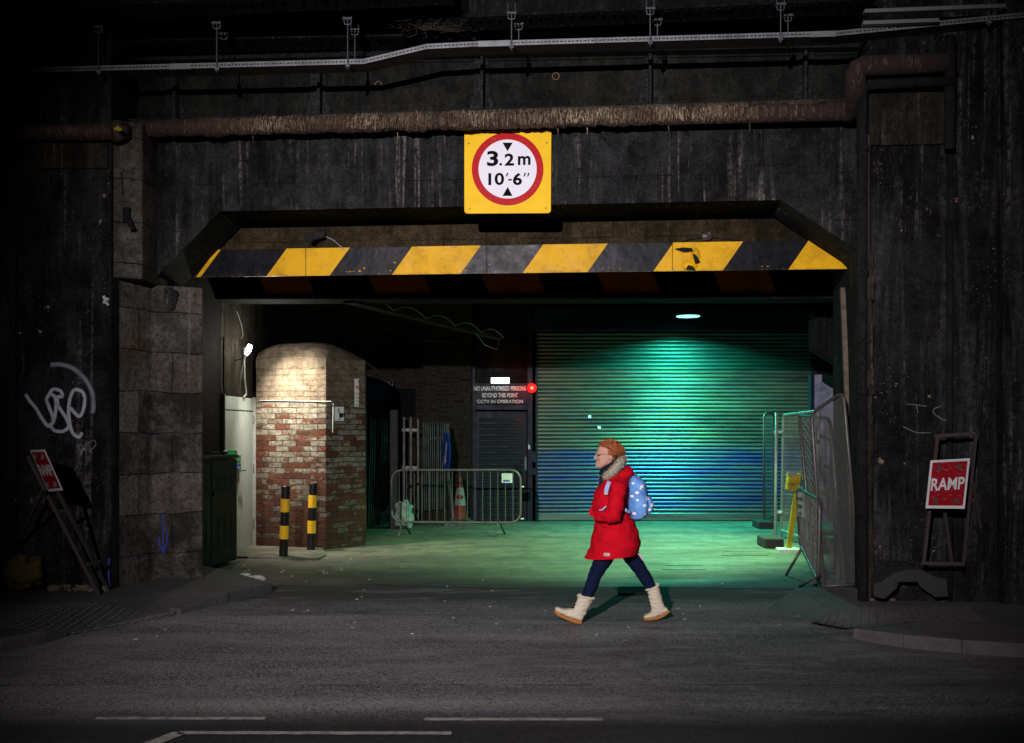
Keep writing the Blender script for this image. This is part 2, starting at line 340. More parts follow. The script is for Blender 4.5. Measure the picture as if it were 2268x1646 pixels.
t = NT('hanging_fibre'); c = t.mix(t.thr(t.noise(1, t.vs((55, 55, 6)), detail=4, rough=.7), .42, .62), (.05, .03, .018), (.48, .38, .25)); c = t.mix(t.thr(t.noise(1.6, detail=4), .4, .62, .75, 0), c, (.03, .018, .012))
M['fibre'] = t.fin(c, .9, spec=.05)
t = NT('rusty_brown_pipe'); c = t.mix(t.thr(t.noise(1, t.vs((30, 20, 5)), detail=6, rough=.7), .5, .66), (.022, .009, .006), (.09, .055, .035))
M['ring'] = m_paint('rust_ring_stain', (.22, .13, .07), .8)
M['rustpipe'] = t.fin(c, .8, 0, t.noise(30, detail=5), .6, .01)
M['stiff'] = m_sootwall('stiffener_soot', base=(.016, .016, .016), hi=(.075, .075, .07), streak=.05, chips=.1, wash=.1)
M['ledge'] = m_sootwall('dropping_ledge', base=(.03, .026, .02), hi=(.15, .12, .09), streak=.8, chips=0, wash=.3, sx=14)
t = NT('perforated_tray'); u_, v_, _ = t.sep(t.uv())
fu = t.op('FRACT', t.op('MULTIPLY', u_, 13.5)); dash = t.op('MULTIPLY', t.op('MULTIPLY', t.op('GREATER_THAN', fu, .12), t.op('LESS_THAN', fu, .58)), t.op('LESS_THAN', t.op('ABSOLUTE', t.op('SUBTRACT', v_, .5)), .13))
bar = t.op('MULTIPLY', t.op('MULTIPLY', t.op('GREATER_THAN', fu, .74), t.op('LESS_THAN', fu, .9)), t.op('LESS_THAN', t.op('ABSOLUTE', t.op('SUBTRACT', v_, .5)), .27))
c = t.mix(t.thr(t.noise(5, detail=5), .4, .7), (.20, .20, .215), (.10, .10, .11)); c = t.mix(t.op('MAXIMUM', dash, bar), c, (.006, .006, .006))
M['tray'] = t.fin(c, .5, .3)
M['galv'] = m_paint('galvanised_steel', (.22, .23, .24), .45, .7, .5, (.08, .07, .06), 8)
M['hang'] = m_paint('hanger_steel', (.10, .105, .12), .5, .5, .5); M['galvd'] = m_paint('dull_steel_tube', (.11, .105, .10), .42, .8, .6, (.05, .035, .025), 10)
M['wire'] = m_paint('fence_wire', (.11, .11, .105), .5, .6, .4, (.05, .05, .04), 8)
def m_sign(name, col, rough=.45, scr=.25):
    t = NT(name); c = t.mix(t.thr(t.noise(3, detail=8, rough=.7), .45, .75, 0, scr), col, tuple(k*.35 for k in col))
    sc_ = t.op('MULTIPLY', t.thr(t.noise(1, t.vs((22, 3, 70)), detail=3, dist=1.2), .64, .68), .35)
    c = t.mix(t.op('MULTIPLY', sc_, .5), c, (.75, .72, .68)); c = t.mix(t.thr(t.vor(30), .05, .03, 0, .6), c, (.03, .03, .03))
    return t.fin(c, rough, 0, t.noise(25, detail=3), .1, .003, spec=.08)
M['yellow'] = m_sign('sign_yellow', (.92, .55, .008))
M['red'] = m_sign('sign_red', (.46, .002, .006), scr=.1)
M['white'] = m_sign('sign_white', (.80, .79, .86), scr=.12)
M['black'] = m_paint('sign_black', (.004, .004, .005), .7, 0, .1, spec=.02)
M['rampred'] = m_sign('ramp_red', (.22, .004, .010), scr=.35)
M['rampwhite'] = m_sign('ramp_white', (.50, .49, .50), scr=.4)
def m_hazard(name, ycol, kcol, rough, dirt):
    t = NT(name); c = t.mix(t.thr(t.noise(4, detail=10, rough=.8), .46, .66, 0, dirt), ycol, kcol); x, y, z = t.sep(); gr = t.thr(t.op('ADD', z, t.op('MULTIPLY', t.noise(9, detail=8, rough=.8), .3)), 3.60, 3.54, 0, dirt); c = t.mix(gr, c, (.10, .055, .01))
    c = t.mix(t.op('MULTIPLY', t.thr(t.noise(38, detail=6, rough=.8), .6, .68), dirt), c, (.05, .035, .02))
    return t.fin(c, t.thr(t.noise(5, detail=5), .3, .7, rough*.8, rough*1.3), 0, t.op('ADD', t.noise(2.2, detail=3), t.op('MULTIPLY', t.noise(12, detail=4), .10)), .22, .05, spec=.12)
M['hazy'] = m_hazard('hazard_yellow', (.80, .43, .006), (.42, .21, .008), .45, .75)
M['hazk'] = m_hazard('hazard_black', (.003, .003, .005), (.014, .013, .017), .35, .8)
M['hazo'] = m_hazard('hazard_orange', (.90, .27, .01), (.4, .12, .01), .6, .5)
M['bolk'] = m_paint('bollard_black', (.010, .010, .010), .3, 0, .2)
M['boly'] = m_paint('bollard_yellow', (.72, .40, .015), .45, 0, .35)
# shutter
t = NT('shutter_paint'); x, y, z = t.sep()
hn = t.noise(1, t.vs((.8, 1, 6)), detail=6, rough=.65); hn2 = t.noise(1, t.vs((1.1, 1, 9), add=(5, 2, 3)), detail=5)
c = t.mix(t.thr(hn, .35, .65), (.035, .055, .05), (.095, .13, .105))
c = t.mix(t.op('MULTIPLY', t.thr(hn2, .46, .66, 0, .8), t.op('MULTIPLY', t.thr(z, .9, 1.8), t.thr(z, 3.2, 2.3))), c, (.11, .13, .055))
bl = t.op('ADD', t.thr(z, 1.52, 1.16, 0, 1), t.thr(t.noise(1, t.vs((.9, 1, 13)), detail=6, rough=.7), .3, .7, -.4, .4)); bl = t.op('MULTIPLY', bl, t.thr(z, .1, .45, .3, 1))
c = t.mix(t.thr(bl, .3, .7, 0, .85), c, t.mix(t.thr(hn2, .36, .6), (.012, .03, .19), (.05, .085, .13)))
c = t.mix(t.thr(t.noise(5, detail=8, rough=.7), .55, .75, 0, .5), c, (.03, .035, .03))
M['shutter'] = t.fin(c, t.thr(hn, .3, .7, .38, .55), .5, t.noise(30, detail=3), .15, .004)
M['navy'] = m_paint('navy_steel', (.008, .010, .022), .5, .2, .3)
M['navyl'] = m_paint('navy_slat', (.02, .026, .028), .35, .4, .3)
M['text'] = m_paint('faded_lettering', (.60, .66, .62), .6, 0, .6, (.05, .05, .06), 14)
M['lav'] = m_paint('lavender_hoarding', (.30, .30, .42), .6, 0, .9, (.03, .03, .05), 3.5, spec=.03)
t = NT('white_door'); c = t.mix(t.thr(t.noise(5, detail=7), .45, .75, 0, .4), (.52, .60, .57), (.30, .35, .32)); x, y, z = t.sep()
c = t.mix(t.thr(z, .5, .0, 0, .3), c, (.25, .27, .24)); M['door'] = t.fin(c, .5, 0, t.noise(20), .08, .004)
M['doorframe'] = m_paint('door_frame_grey', (.35, .36, .34), .5)
M['cabinet'] = m_paint('cabinet_dark_green', (.012, .010, .008), .45, .1, .6, (.012, .008, .006), 4)
M['timber'] = m_paint('grey_timber', (.15, .12, .09), .85, 0, .7, (.03, .025, .02), 12, .6)
M['rubber'] = m_paint('recycled_rubber', (.032, .031, .031), .85, 0, .5, (.02, .02, .02), 12, .7)
M['sack'] = m_paint('yellow_sack', (.09, .07, .022), .7, 0, .7, (.06, .04, .02), 7, .4)
M['whitesack'] = m_paint('white_sack', (.25, .29, .26), .7, 0, .7, (.10, .10, .08), 9, .4)
M['palgalv'] = m_paint('palisade_steel', (.05, .058, .052), .45, .5, .6, (.03, .03, .025), 7)
M['cone'] = m_paint('cone_orange', (.17, .018, .010), .5, 0, .5); M['conew'] = m_paint('cone_sleeve', (.20, .19, .17), .5, 0, .7, (.1, .08, .06), 12)
M['blue'] = m_paint('sign_blue', (.012, .06, .34), .4); M['bluetag'] = m_paint('blue_label', (.02, .10, .40), .4)
M['green'] = m_paint('green_label', (.02, .30, .10), .4); M['barry'] = m_paint('yellow_post', (.34, .26, .012), .5, 0, .5)
M['gplate'] = m_paint('white_label', (.55, .58, .56), .5, 0, .3); M['redtext'] = m_paint('red_lettering', (.45, .02, .03), .5)
M['lampshell'] = m_paint('lamp_housing', (.05, .055, .055), .5, .3); M['rock'] = m_paint('rubble', (.16, .12, .08), .9, 0, .7, (.04, .03, .02), 14, .8)
M['litter'] = m_paint('paper_litter', (.42, .42, .40), .8); M['cable'] = m_paint('cable_black', (.02, .02, .02), .5); M['cablew'] = m_paint('cable_grey', (.30, .31, .30), .5)
def m_spray(name, col, lo, hi):
    t = NT(name); u_, v_, _ = t.sep(t.uv()); f = t.op('SUBTRACT', 1.0, t.op('MULTIPLY', t.op('ABSOLUTE', t.op('SUBTRACT', v_, .5)), 2.0))
    a = t.thr(t.op('ADD', t.op('MULTIPLY', f, .9), t.op('MULTIPLY', t.noise(60, detail=5, rough=.8), .55)), lo, hi)
    t.set(t.b.inputs['Alpha'], t.op('MULTIPLY', a, t.thr(t.noise(9, detail=5), .3, .5, .55, 1))); return t.fin(col, .7)
M['spray'] = m_spray('white_spray', (.34, .34, .39), .30, .62); M['spraythin'] = m_spray('white_spray_thin', (.2, .2, .21), .3, .7)
M['sprayfaint'] = m_spray('white_spray_faint', (.15, .155, .19), .40, .95)
M['sprayblue'] = m_spray('blue_spray', (.008, .035, .28), .35, .7)
def m_emit(name, col, s_):
    t = NT(name); t.set(t.b.inputs['Emission Color'], col); t.b.inputs['Emission Strength'].default_value = s_; return t.fin((.02, .02, .02), .5, spec=.02)
M['eg'] = m_emit('green_lamp_glass', (.22, 1.0, .88), 3.0); M['ew'] = m_emit('white_bulb', (1, .97, .85), 40); M['ebox'] = m_emit('bulkhead_diffuser', (.75, .92, 1), 5)
M['ebox2'] = m_paint('white_sticker', (.85, .88, .9), .3)
M['er'] = m_emit('red_halo_lens', (1, .006, .004), 2.2); M['erc'] = m_emit('red_core', (1, .22, .16), 3)

# ------------------------------------------------------------ the ground
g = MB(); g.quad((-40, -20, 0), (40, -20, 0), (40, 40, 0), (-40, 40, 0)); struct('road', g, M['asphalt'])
g = MB(); pts = [(-7, 11.1), (-3.2, 10.85), (-1.5, 10.95), (-.2, 10.7), (1.6, 10.8), (3.5, 10.6), (7.5, 10.5), (9, 19.6), (-7, 19.6)]
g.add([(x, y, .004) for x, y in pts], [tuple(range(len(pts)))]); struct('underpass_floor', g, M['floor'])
from mathutils.geometry import delaunay_2d_cdt
def seg_d(p, a, b):
    p = Vector(p[:2]); a = Vector(a[:2]); b = Vector(b[:2]); t_ = max(0, min(1, (p-a).dot(b-a)/(b-a).length_squared)); return (p-a-(b-a)*t_).length
DL = (G(165, 1402), G(392, 1352)); DR = (G(1700, 1350), G(1872, 1392))
def hL(x, y): return .10*max(.08, min(1, seg_d((x, y), *DL)/.5))
def hR(x, y): return .10*max(.08, min(1, seg_d((x, y), *DR)/.5))
def slab(name, pts, mat, hf):
    """pavement sheet with a dropped edge, on a fine grid, and a skirt"""
    p = [G(*q).to_2d() for q in pts]; n = len(p); q_ = list(p)
    ins = lambda P: sum(((p[i].y > P.y) != (p[i-1].y > P.y)) and (P.x < (p[i-1].x-p[i].x)*(P.y-p[i].y)/(p[i-1].y-p[i].y)+p[i].x) for i in range(n)) % 2
    x0 = min(v.x for v in p); x1 = max(v.x for v in p); y0 = min(v.y for v in p); y1 = max(v.y for v in p); x = x0
    while x < x1:
        y = y0
        while y < y1:
            P = Vector((x+.01*math.sin(y*50), y))
            if ins(P): q_.append(P)
            y += .12
        x += .12
    vs, es, fs, *_ = delaunay_2d_cdt(q_, [], [list(range(n))], 1, 1e-5)
    mb = MB(); mb.add([Vector((v.x, v.y, hf(v.x, v.y))) for v in vs], [tuple(f) for f in fs])
    mb.add([Vector((v.x, v.y, hf(v.x, v.y))) for v in p]+[Vector((v.x, v.y, -.05)) for v in p], [(i, (i+1) % n, (i+1) % n+n, i+n) for i in range(n)])
    return struct(name, mb, mat)
LP = [(-260, 1440, .1), (0, 1415, .1), (95, 1398, .1), (165, 1402, .01), (392, 1352, .01), (400, 1346, .05), (500, 1318, .08), (602, 1291, .1), (560, 1280, .1), (500, 1262, .1), (430, 1250, .1), (200, 1272, .1), (-260, 1284, .1)]
slab('pavement', LP, M['paving'], hL)
RP = [(1700, 1350, .01), (1872, 1392, .01), (2000, 1406, .1), (2130, 1418, .1), (2500, 1440, .1), (2500, 1315, .1), (1900, 1300, .1), (1765, 1302, .1)]
slab('pavement', RP, M['paving'], hR)
def kerb(pts, h0=-.02):
    mb = MB()
    for (a, b) in zip(pts[:-1], pts[1:]):
        A = G(*a); B = G(*b); n = max(1, int((B-A).length/.9))
        for i in range(n):
            p = A.lerp(B, i/n+.004); q = A.lerp(B, (i+1)/n-.004); top = (p.z+q.z)/2
            d = (q-p).normalized(); s_ = Vector((-d.y, d.x, 0))*.0
            mb.prism([Vector((p.x, p.y, h0)), Vector((q.x, q.y, h0)), Vector((q.x, q.y, q.z+.006)), Vector((p.x, p.y, p.z+.006))], Vector((d.y, -d.x, 0))*-.13 if True else s_)
    return struct('kerb', mb, M['kerb'], bevel=.012)
kerb([(-260, 1441, .1), (0, 1416, .1), (95, 1399, .1), (150, 1401, .035)])
kerb([(398, 1349, .05), (500, 1319, .07), (604, 1292, .08)])
kerb([(1888, 1393, .08), (2000, 1407, .1), (2130, 1419, .1), (2500, 1441, .1)])
# tactile paving: ribs on the right, blisters on the left
mb = MB(); NR = 20; KR = 14; cols = []
for i in range(NR):
    f = i/(NR-1); a = G(1800+f*(2178-1800), 1366+min(f, .3)*50, .09); b = G(1832+f*(2150-1832)-10, 1347-f*2, .09)
    for dx, dz in ((-.038, 0), (-.019, 0), (-.012, .006), (.012, .006), (.019, 0)):
        cols.append([Vector((p.x+dx, p.y, hR(p.x+dx, p.y)+.004+dz*(0 < k < KR))) for k in range(KR+1) for p in [a.lerp(b, k/KR)]])
nc = len(cols); mb.add([v for c_ in cols for v in c_], [(i*(KR+1)+k, (i+1)*(KR+1)+k, (i+1)*(KR+1)+k+1, i*(KR+1)+k+1) for i in range(nc-1) for k in range(KR)])
struct('tactile_paving_ribs', mb, M['rib'])
mb = MB()
for i in range(46):
    for j in range(17):
        p = G(0, 1400, .1); x = -5.3+i*.066; y = 8.15+j*.066*1.0
        ax = (x*K/y)+CX; yy = HZ+(CH-.07)*K/y
        if ax > 330+ (1395-yy)*1.2 or yy > 1398-(ax > 120)*(ax-120)*.17: continue
        mb.lathe((x, y, hL(x, y)-.001), [(.015, 0), (.012, .006), (.006, .008)], 6)
struct('tactile_paving_blisters', mb, M['tactile'])
# markings
def ribbon_ground(name, pts, wid, z=.006, mat='marking'):
    mb = MB()
    P = [G(*p, 0) for p in pts]
    for a, b in zip(P[:-1], P[1:]):
        d = (b-a).normalized(); s_ = Vector((-d.y, d.x, 0))*wid/2; n = max(2, int((b-a).length/.06))
        L = []; 
        for i in range(n+1):
            p = a.lerp(b, i/n); j1 = .006*mn.noise(p*17); j2 = .006*mn.noise(p*17+Vector((9, 9, 9)))
            L += [Vector((p.x+s_.x, p.y+s_.y+j1, z)), Vector((p.x-s_.x, p.y-s_.y+j2, z))]
        mb.add(L, [(2*i, 2*i+1, 2*i+3, 2*i+2) for i in range(n)])
    return struct(name, mb, M[mat])
ribbon_ground('road_marking', [(212, 1593), (588, 1593)], .055)
ribbon_ground('road_marking', [(940, 1595), (1335, 1595)], .055)
ribbon_ground('road_marking', [(395, 1625), (1000, 1626)], .055)
ribbon_ground('road_marking', [(398, 1625), (300, 1662)], .09)
# pad at the door, drain covers, manhole
mb = MB(); P = [G(520, 1232, .03), G(702, 1237, .03), G(722, 1228, .03), G(715, 1212, .03), G(560, 1206, .03), G(520, 1222, .03)]
mb.prism(P, (0, 0, -.04)); struct('door_step_pad', mb, M['floor'])
def drain(px0, py0, px1, py1, n, label, mt='galvd'):
    a = G(px0, py1); b = G(px1, py1); c_ = G(px1, py0); d = G(px0, py0); rt = thing('drain_cover', label, 'drain cover', (a+b+c_+d)/4, 'metal covers set in the ground')
    f = MB(); z = Vector((0, 0, .005 if mt == 'floor' else .010))
    for p, q in ((a, b), (b, c_), (c_, d), (d, a)): f.beam(p+z, q+z, .03, .012)
    f.build('frame', M[mt], rt)
    s_ = MB()
    for i in range(1, n):
        s_.beam(a.lerp(b, i/n)+z*.7, d.lerp(c_, i/n)+z*.7, .018, .008)
    s_.build('grating', M[mt], rt); return rt
drain(1372, 1303, 1452, 1318, 16, 'dark slotted drain cover on the road beneath the walking person', 'iron')
drain(1470, 1254, 1560, 1263, 14, 'ribbed metal cover in the green lit floor right of the person', 'floor')
drain(1600, 1222, 1700, 1231, 14, 'flat metal cover in the floor nearer to the mesh fence', 'floor')

# ------------------------------------------------------------ bridge: walls and lintel
def wallprism(pts, off, th):
    mb = MB(); mb.prism([PW(x, y, off) for x, y in pts], WN*th); return mb
lw = wallprism([(300, 284), (1935, 230), (1935, 590), (1902, 556), (1730, 443), (487, 468), (330, 630), (300, 634)], 0, .7)
lw.build('concrete_lintel', M['lintel'], label='sooty concrete lintel wall spanning the opening, behind the yellow height sign', cat='lintel')
# brown beam behind it
mb = wallprism([(420, 400), (1960, 380), (1960, 640), (1905, 535), (1898, 530), (480, 552), (400, 552)], .72, .35)
mb = MB(); mb.prism([PW(430, 440, .74), PW(1960, 410, .74), PW(1960, 548, .74), PW(405, 565, .74)], WN*.5)
mb.build('inner_beam', M['brownrender'], label='brown rendered beam under the lintel, above the yellow and black board', cat='beam')
# haunch lump
mb = MB(); mb.prism([PW(334, 634, .06), PW(365, 632, .06), PW(392, 644, .06), PW(382, 690, .06), PW(335, 668, .06)], WN*.4)
mb.build('corbel', M['lintel'], label='rough broken corbel stone at the foot of the left haunch', cat='corbel', bevel=.03)
# left wall
def base_pt(px, py, z=.1): p = G(px, py, z); return (p.x, p.y)
lwp = PW(246, 1300, -.6); lwl = PW(-350, 1300, -.6)
rt = thing('abutment_wall', 'black painted abutment wall with white graffiti left of the stone pier', 'wall', (lwl.x*.5+lwp.x*.5, lwp.y, 0))
mb = MB(); mb.plan([(lwl.x, lwl.y), (lwp.x, lwp.y), (lwp.x+.06, lwp.y+1.2), (lwl.x, lwl.y+1.2)], -.05, 6.6); mb.build('wall_face', M['wall'], rt)
mb = MB(); a = PW(70, 1300, -.63); b = PW(243, 1300, -.63); mb.plan([(lwl.x, lwl.y-.03), (b.x, b.y), (b.x, b.y+.04), (lwl.x, lwl.y+.01)], -.04, .70); mb.build('plinth', M['wall'], rt, bevel=.01)
mb = wallprism([(78, 316), (238, 316), (238, 372), (78, 372)], -.64, .05); mb.build('cap_block', M['capblock'], rt, bevel=.01)
mb = wallprism([(20, -100), (30, -100), (36, 1290), (26, 1290)], -.66, .05); mb.build('edge_strip', M['wall'], rt)
LWALL = rt
# stone pier
A = base_pt(248, 1302); B = base_pt(335, 1286); C_ = base_pt(449, 1279)
rt = thing('stone_pier', 'weathered grey stone block pier left of the opening with a blue painted arrow', 'pier', (B[0], B[1], 0))
mb = MB(); mb.plan([A, B, C_, (-3.72, 11.7), (A[0], 11.7)], -.05, 3.25); mb.build('shaft', M['pier'], rt, bevel=.012)
U0 = PW(249, 500, -.55); U1 = PW(315, 500, -.40)
mb = MB(); mb.plan([(U0.x, U0.y), (U1.x, U1.y), (U1.x+.02, U1.y+.7), (U0.x, U0.y+.7)], 3.25, 4.85); mb.build('upper_shaft', M['pier'], rt, bevel=.012)
PIER = rt
mb = MB(); a = PW(290, 560, -.36); mb.tube([PW(268, 380, -.52), PW(272, 430, -.5), PW(281, 465, -.45)], .008, 5); mb.tube([PW(301, 330, -.3), PW(297, 400, -.3), PW(286, 465, -.42)], .007, 5)
mb.build('cable', M['cable'], label='black cable drooping down the upper stone pier', cat='cable')
mb = MB(); mb.box(PW(282, 478, -.47), (.07, .08, .16)); mb.beam(PW(281, 480, -.52), PW(295, 510, -.5), .05, .05); mb.build('cable_bracket', M['iron'], label='small rusty iron bracket on the upper stone pier', cat='bracket', bevel=.006)
# right wall
r0 = PW(1921, 1300, -.6); r1 = PW(2600, 1300, -.6)
rt = thing('abutment_wall', 'black painted abutment wall with pale lime runs right of the downpipe', 'wall', (r0.x, r0.y, 0))
mb = MB(); mb.plan([(r0.x, r0.y), (r1.x, r1.y), (r1.x, r1.y+2.4), (r0.x+.45, r0.y+2.4)], -.05, 6.6); mb.build('wall_face', M['wallr'], rt)
mb = MB(); a = PW(1934, 1300, -.64); b = PW(2215, 1300, -.64); mb.plan([(a.x, a.y), (b.x, b.y), (b.x, b.y+.05), (a.x, a.y+.05)], -.04, .47); mb.build('plinth', M['wallr'], rt, bevel=.012)
mb = wallprism([(1926, 207), (2120, 200), (2120, 318), (1926, 322)], -.64, .05); mb.build('cap_block', M['capblock'], rt, bevel=.01)
mb = wallprism([(2108, 1000), (2112, 330), (2114, 330), (2110, 1330)], -.615, .02); mb.build('joint_strip', M['iron'], rt)
mb = wallprism([(2222, -60), (2420, -60), (2420, 1340), (2222, 1340)], -.75, .16); mb.build('pilaster', M['wallr'], rt, bevel=.01)
# jagged edge between pipe and right wall
mb = MB()
for i in range(14):
    y0 = 560+i*52; wj = 8*mn.noise(Vector((i*.7, 0, 0))); mb.box(PW(1925+wj, y0+26, -.63), (.05+random.random()*.03, .06, .24))
mb.build('broken_edge', M['capblock'], rt, bevel=.01)

# ------------------------------------------------------------ girder over the lintel
rt = thing('riveted_girder', 'riveted iron bridge girder with plain web panels above the crusted pipe', 'girder', PW(1134, 240, -.1))
mb = wallprism([(60, 130), (2100, 60), (2100, 212), (60, 274)], .05, .06); mb.build('web', M['girder'], rt)
def gy(px, y0, y1): return y0+(y1-y0)*(px-200)/1670.0
fl = MB(); fl.prism([PW(60, gy(60, 268, 215), -.12), PW(2000, gy(2000, 268, 215), -.12), PW(2000, gy(2000, 274, 221), -.12), PW(60, gy(60, 274, 221), -.12)], WN*.2)
fl.prism([PW(60, gy(60, 252, 198), .02), PW(2000, gy(2000, 252, 198), .02), PW(2000, gy(2000, 268, 215), .02), PW(60, gy(60, 268, 215), .02)], WN*.035)
for i in range(126):
    px = 90+i*15; fl.dome(PW(px, gy(px, 260, 206), .018), .021, -WN)
fl.build('bottom_flange', M['girder'], rt)
tf = MB(); tf.prism([PW(60, gy(60, 128, 96), -.12), PW(2100, gy(2100, 128, 96), -.12), PW(2100, gy(2100, 136, 104), -.12), PW(60, gy(60, 136, 104), -.12)], WN*.2)
tf.prism([PW(60, gy(60, 136, 104), .02), PW(2100, gy(2100, 136, 104), .02), PW(2100, gy(2100, 150, 120), .02), PW(60, gy(60, 150, 120), .02)], WN*.035)
for i in range(126):
    px = 90+i*15; tf.dome(PW(px, gy(px, 143, 112), .018), .021, -WN)
tf.build('top_flange', M['girder'], rt)
for px in (120, 385, 705, 1067, 1440, 1785):
    s_ = MB(); t0 = gy(px, 140, 110); t1 = gy(px, 268, 214)
    s_.prism([PW(px-3, t0, -.10), PW(px+3, t0, -.10), PW(px+3, t1, -.10), PW(px-3, t1, -.10)], WN*.15)
    s_.prism([PW(px-17, t0, .025), PW(px+17, t0, .025), PW(px+17, t1, .025), PW(px-17, t1, .025)], WN*.02)
    s_.prism([PW(px-22, t1-26, .015), PW(px+22, t1-26, .015), PW(px+26, t1, .015), PW(px-26, t1, .015)], WN*.03)
    for k in range(9):
        yy = t0+6+k*(t1-t0-8)/9
        for dx in (-11, 11): s_.dome(PW(px+dx, yy, .022), .02, -WN)
    s_.build('stiffener', M['stiff'], rt)
for (px, py) in ((838, 188), (1231, 169)):
    mb = MB(); c0 = PW(px, py, .045); L = []
    for k in range(13):
        a = 2*PI*k/12; rr_ = .036+.008*mn.noise(Vector((k % 12, px, 0))); L.append(c0+WU*rr_*math.cos(a)+Vector((0, 0, rr_*math.sin(a))))
    mb.tube(L, .005, 5); mb.build('rust_ring', M['ring'], rt)
# ledge with droppings under the girder
mb = MB(); n = 120; top = []; bot = []
for i in range(n+1):
    px = 290+i*(1890-290)/n; y0 = gy(px, 270, 217)+1; y1 = gy(px, 280, 228)+3.5*mn.noise(Vector((px*.02, 0, 0)))+2*mn.noise(Vector((px*.11, 3, 0)))
    top.append(PW(px, y0, -.13)); bot.append(PW(px, y1, -.12+.02*mn.noise(Vector((px*.05, 7, 0)))))
vs = top+bot+[v+WN*.16 for v in top]+[v+WN*.16 for v in bot]; m_ = n+1
mb.add(vs, [(i, i+1, m_+i+1, m_+i) for i in range(n)]+[(2*m_+i, 2*m_+i+1, i+1, i) for i in range(n)]+[(m_+i, m_+i+1, 3*m_+i+1, 3*m_+i) for i in range(n)])
mb.build('dirty_ledge', M['ledge'], label='long ledge caked in droppings between the girder and the crusted pipe', cat='ledge')
# crusted pipe
def pipe_c(px): return gy(px, 290, 249)
rt = thing('service_pipe', 'thick horizontal pipe crusted with pale hanging fibres, above the height sign', 'pipe', PW(1134, 270, -.2))
mb = MB(); path = []; rs = []
N = 260
for i in range(N+1):
    px = 272+i*(1888-272)/N; p = PW(px, pipe_c(px)-1, -.22); path.append(p); e = max(0, min(1, (1600-px)/200.0)); rs.append(.088+.020*mn.noise(Vector((px*.09, 0, 0)))*e+.024*mn.noise(Vector((px*.02, 5, 0)))*e+.012*mn.noise(Vector((px*.31, 5, 0)))*e)
mb.tube(path, rs, 20)
for v in mb.v: v += Vector((0, 0, 1))*0.0; 
mb.build('pipe_run', M['pipe'], rt, smooth=True)
mb = MB()
for i in range(2300):   # fibres draped over the pipe
    px = random.uniform(560, 1660) if random.random() < .93 else random.uniform(340, 1800)
    if mn.noise(Vector((px*.012, 2, 0))) < -.22 and random.random() < .8: continue
    c0 = PW(px, pipe_c(px)-1, -.22); a0 = random.uniform(-.5, 1.3); L = random.uniform(.2, .8); r_ = .092+random.random()*.022+.02*mn.noise(Vector((px*.02, 5, 0)))
    pts = []
    for k in range(5):
        a = a0-L*k/4; pts.append(c0+Vector((random.uniform(-.003, .003), 0, 0))-WN*math.cos(a)*r_+Vector((0, 0, 1))*math.sin(a)*r_)
    if a0-L < -.9: pts = pts[:4]
    wd = random.uniform(.002, .0045)
    vs = []
    for p in pts: vs += [p-WU*wd, p+WU*wd]
    mb.add(vs, [(2*k, 2*k+1, 2*k+3, 2*k+2) for k in range(len(pts)-1)])
mb.build('hanging_fibres', M['fibre'], rt)
for px in (560, 880, 1235, 1300, 1480, 1660):
    mb = MB(); a = PW(px, pipe_c(px)+20, -.22); mb.tube([a, a+Vector((.006, 0, -.04)), a+Vector((-.004, 0, -.06-random.random()*.06))], [.006, .004, .001], 4)
    mb.build('dripping_strand', M['fibre'], rt)
mb = MB(); mb.tube([PW(-300, 300, -.72), PW(0, 294, -.72), PW(250, 292, -.70)], .082, 16); mb.build('old_pipe_run', M['rustpipe'], rt, smooth=True)
mb = MB(); mb.tube([PW(246, 292, -.68), PW(262, 292, -.6), PW(282, 291, -.30)], .10, 16); mb.build('pipe_joint', M['rustpipe'], rt, smooth=True)
mb = MB(); mb.ball(PW(262, 286, -.78), .05, sc=(.8, .4, .5), jit=.5); mb.build('yellow_mark', M['barry'], rt)
pp = [PW(1868, 249, -.22), PW(1884, 248, -.26), PW(1893, 240, -.36), PW(1895, 225, -.5), PW(1895, 195, -.72), PW(1895, 165, -.78), PW(1901, 151, -.78), PW(1916, 146, -.78), PW(2000, 143, -.78), PW(2096, 140, -.78)]
mb = MB(); mb.tube(pp, [.092]*10, 16); mb.build('pipe_bend', M['pipe'], rt, smooth=True)
# second thin pipe + downpipes
mb = MB(); mb.tube([PW(1911, 1330, -.68), PW(1909, 900, -.66), PW(1909, 215, -.68), PW(1912, 196, -.7), PW(1926, 188, -.72), PW(2110, 180, -.8)], .049, 14)
for yy in (1130, 860, 600, 322): mb.tube([PW(1909.5, yy, -.67), PW(1909.5, yy+14, -.67)], .058, 14)
mb.build('downpipe', M['iron'], smooth=True, label='tall black downpipe at the right edge of the opening', cat='pipe')
mb = MB(); mb.tube([PW(1925, 1330, -.64), PW(1923, 300, -.64)], .02, 8); mb.build('conduit', M['rustpipe'], smooth=True, label='thin rusty conduit just right of the tall black downpipe', cat='pipe')
mb = MB(); mb.tube([PW(2103, 330, -.75), PW(2105, 80, -.78)], .05, 12); mb.build('downpipe', M['iron'], smooth=True, label='short upper downpipe above the right abutment wall', cat='pipe')
mb = MB(); mb.tube([PW(2103, 500, -.64), PW(2103, 1340, -.64)], .028, 10); mb.build('conduit', M['iron'], smooth=True, label='thin black conduit down the middle of the right abutment wall', cat='pipe')
mb = MB(); mb.tube([PW(-20, 235, -.2), PW(80, 230, -.2), PW(160, 238, -.2), PW(230, 258, -.2), PW(320, 268, -.2), PW(430, 272, -.2)], .011, 6); mb.build('cable', M['cable'], label='black cable sagging from the far left onto the pipe', cat='cable')

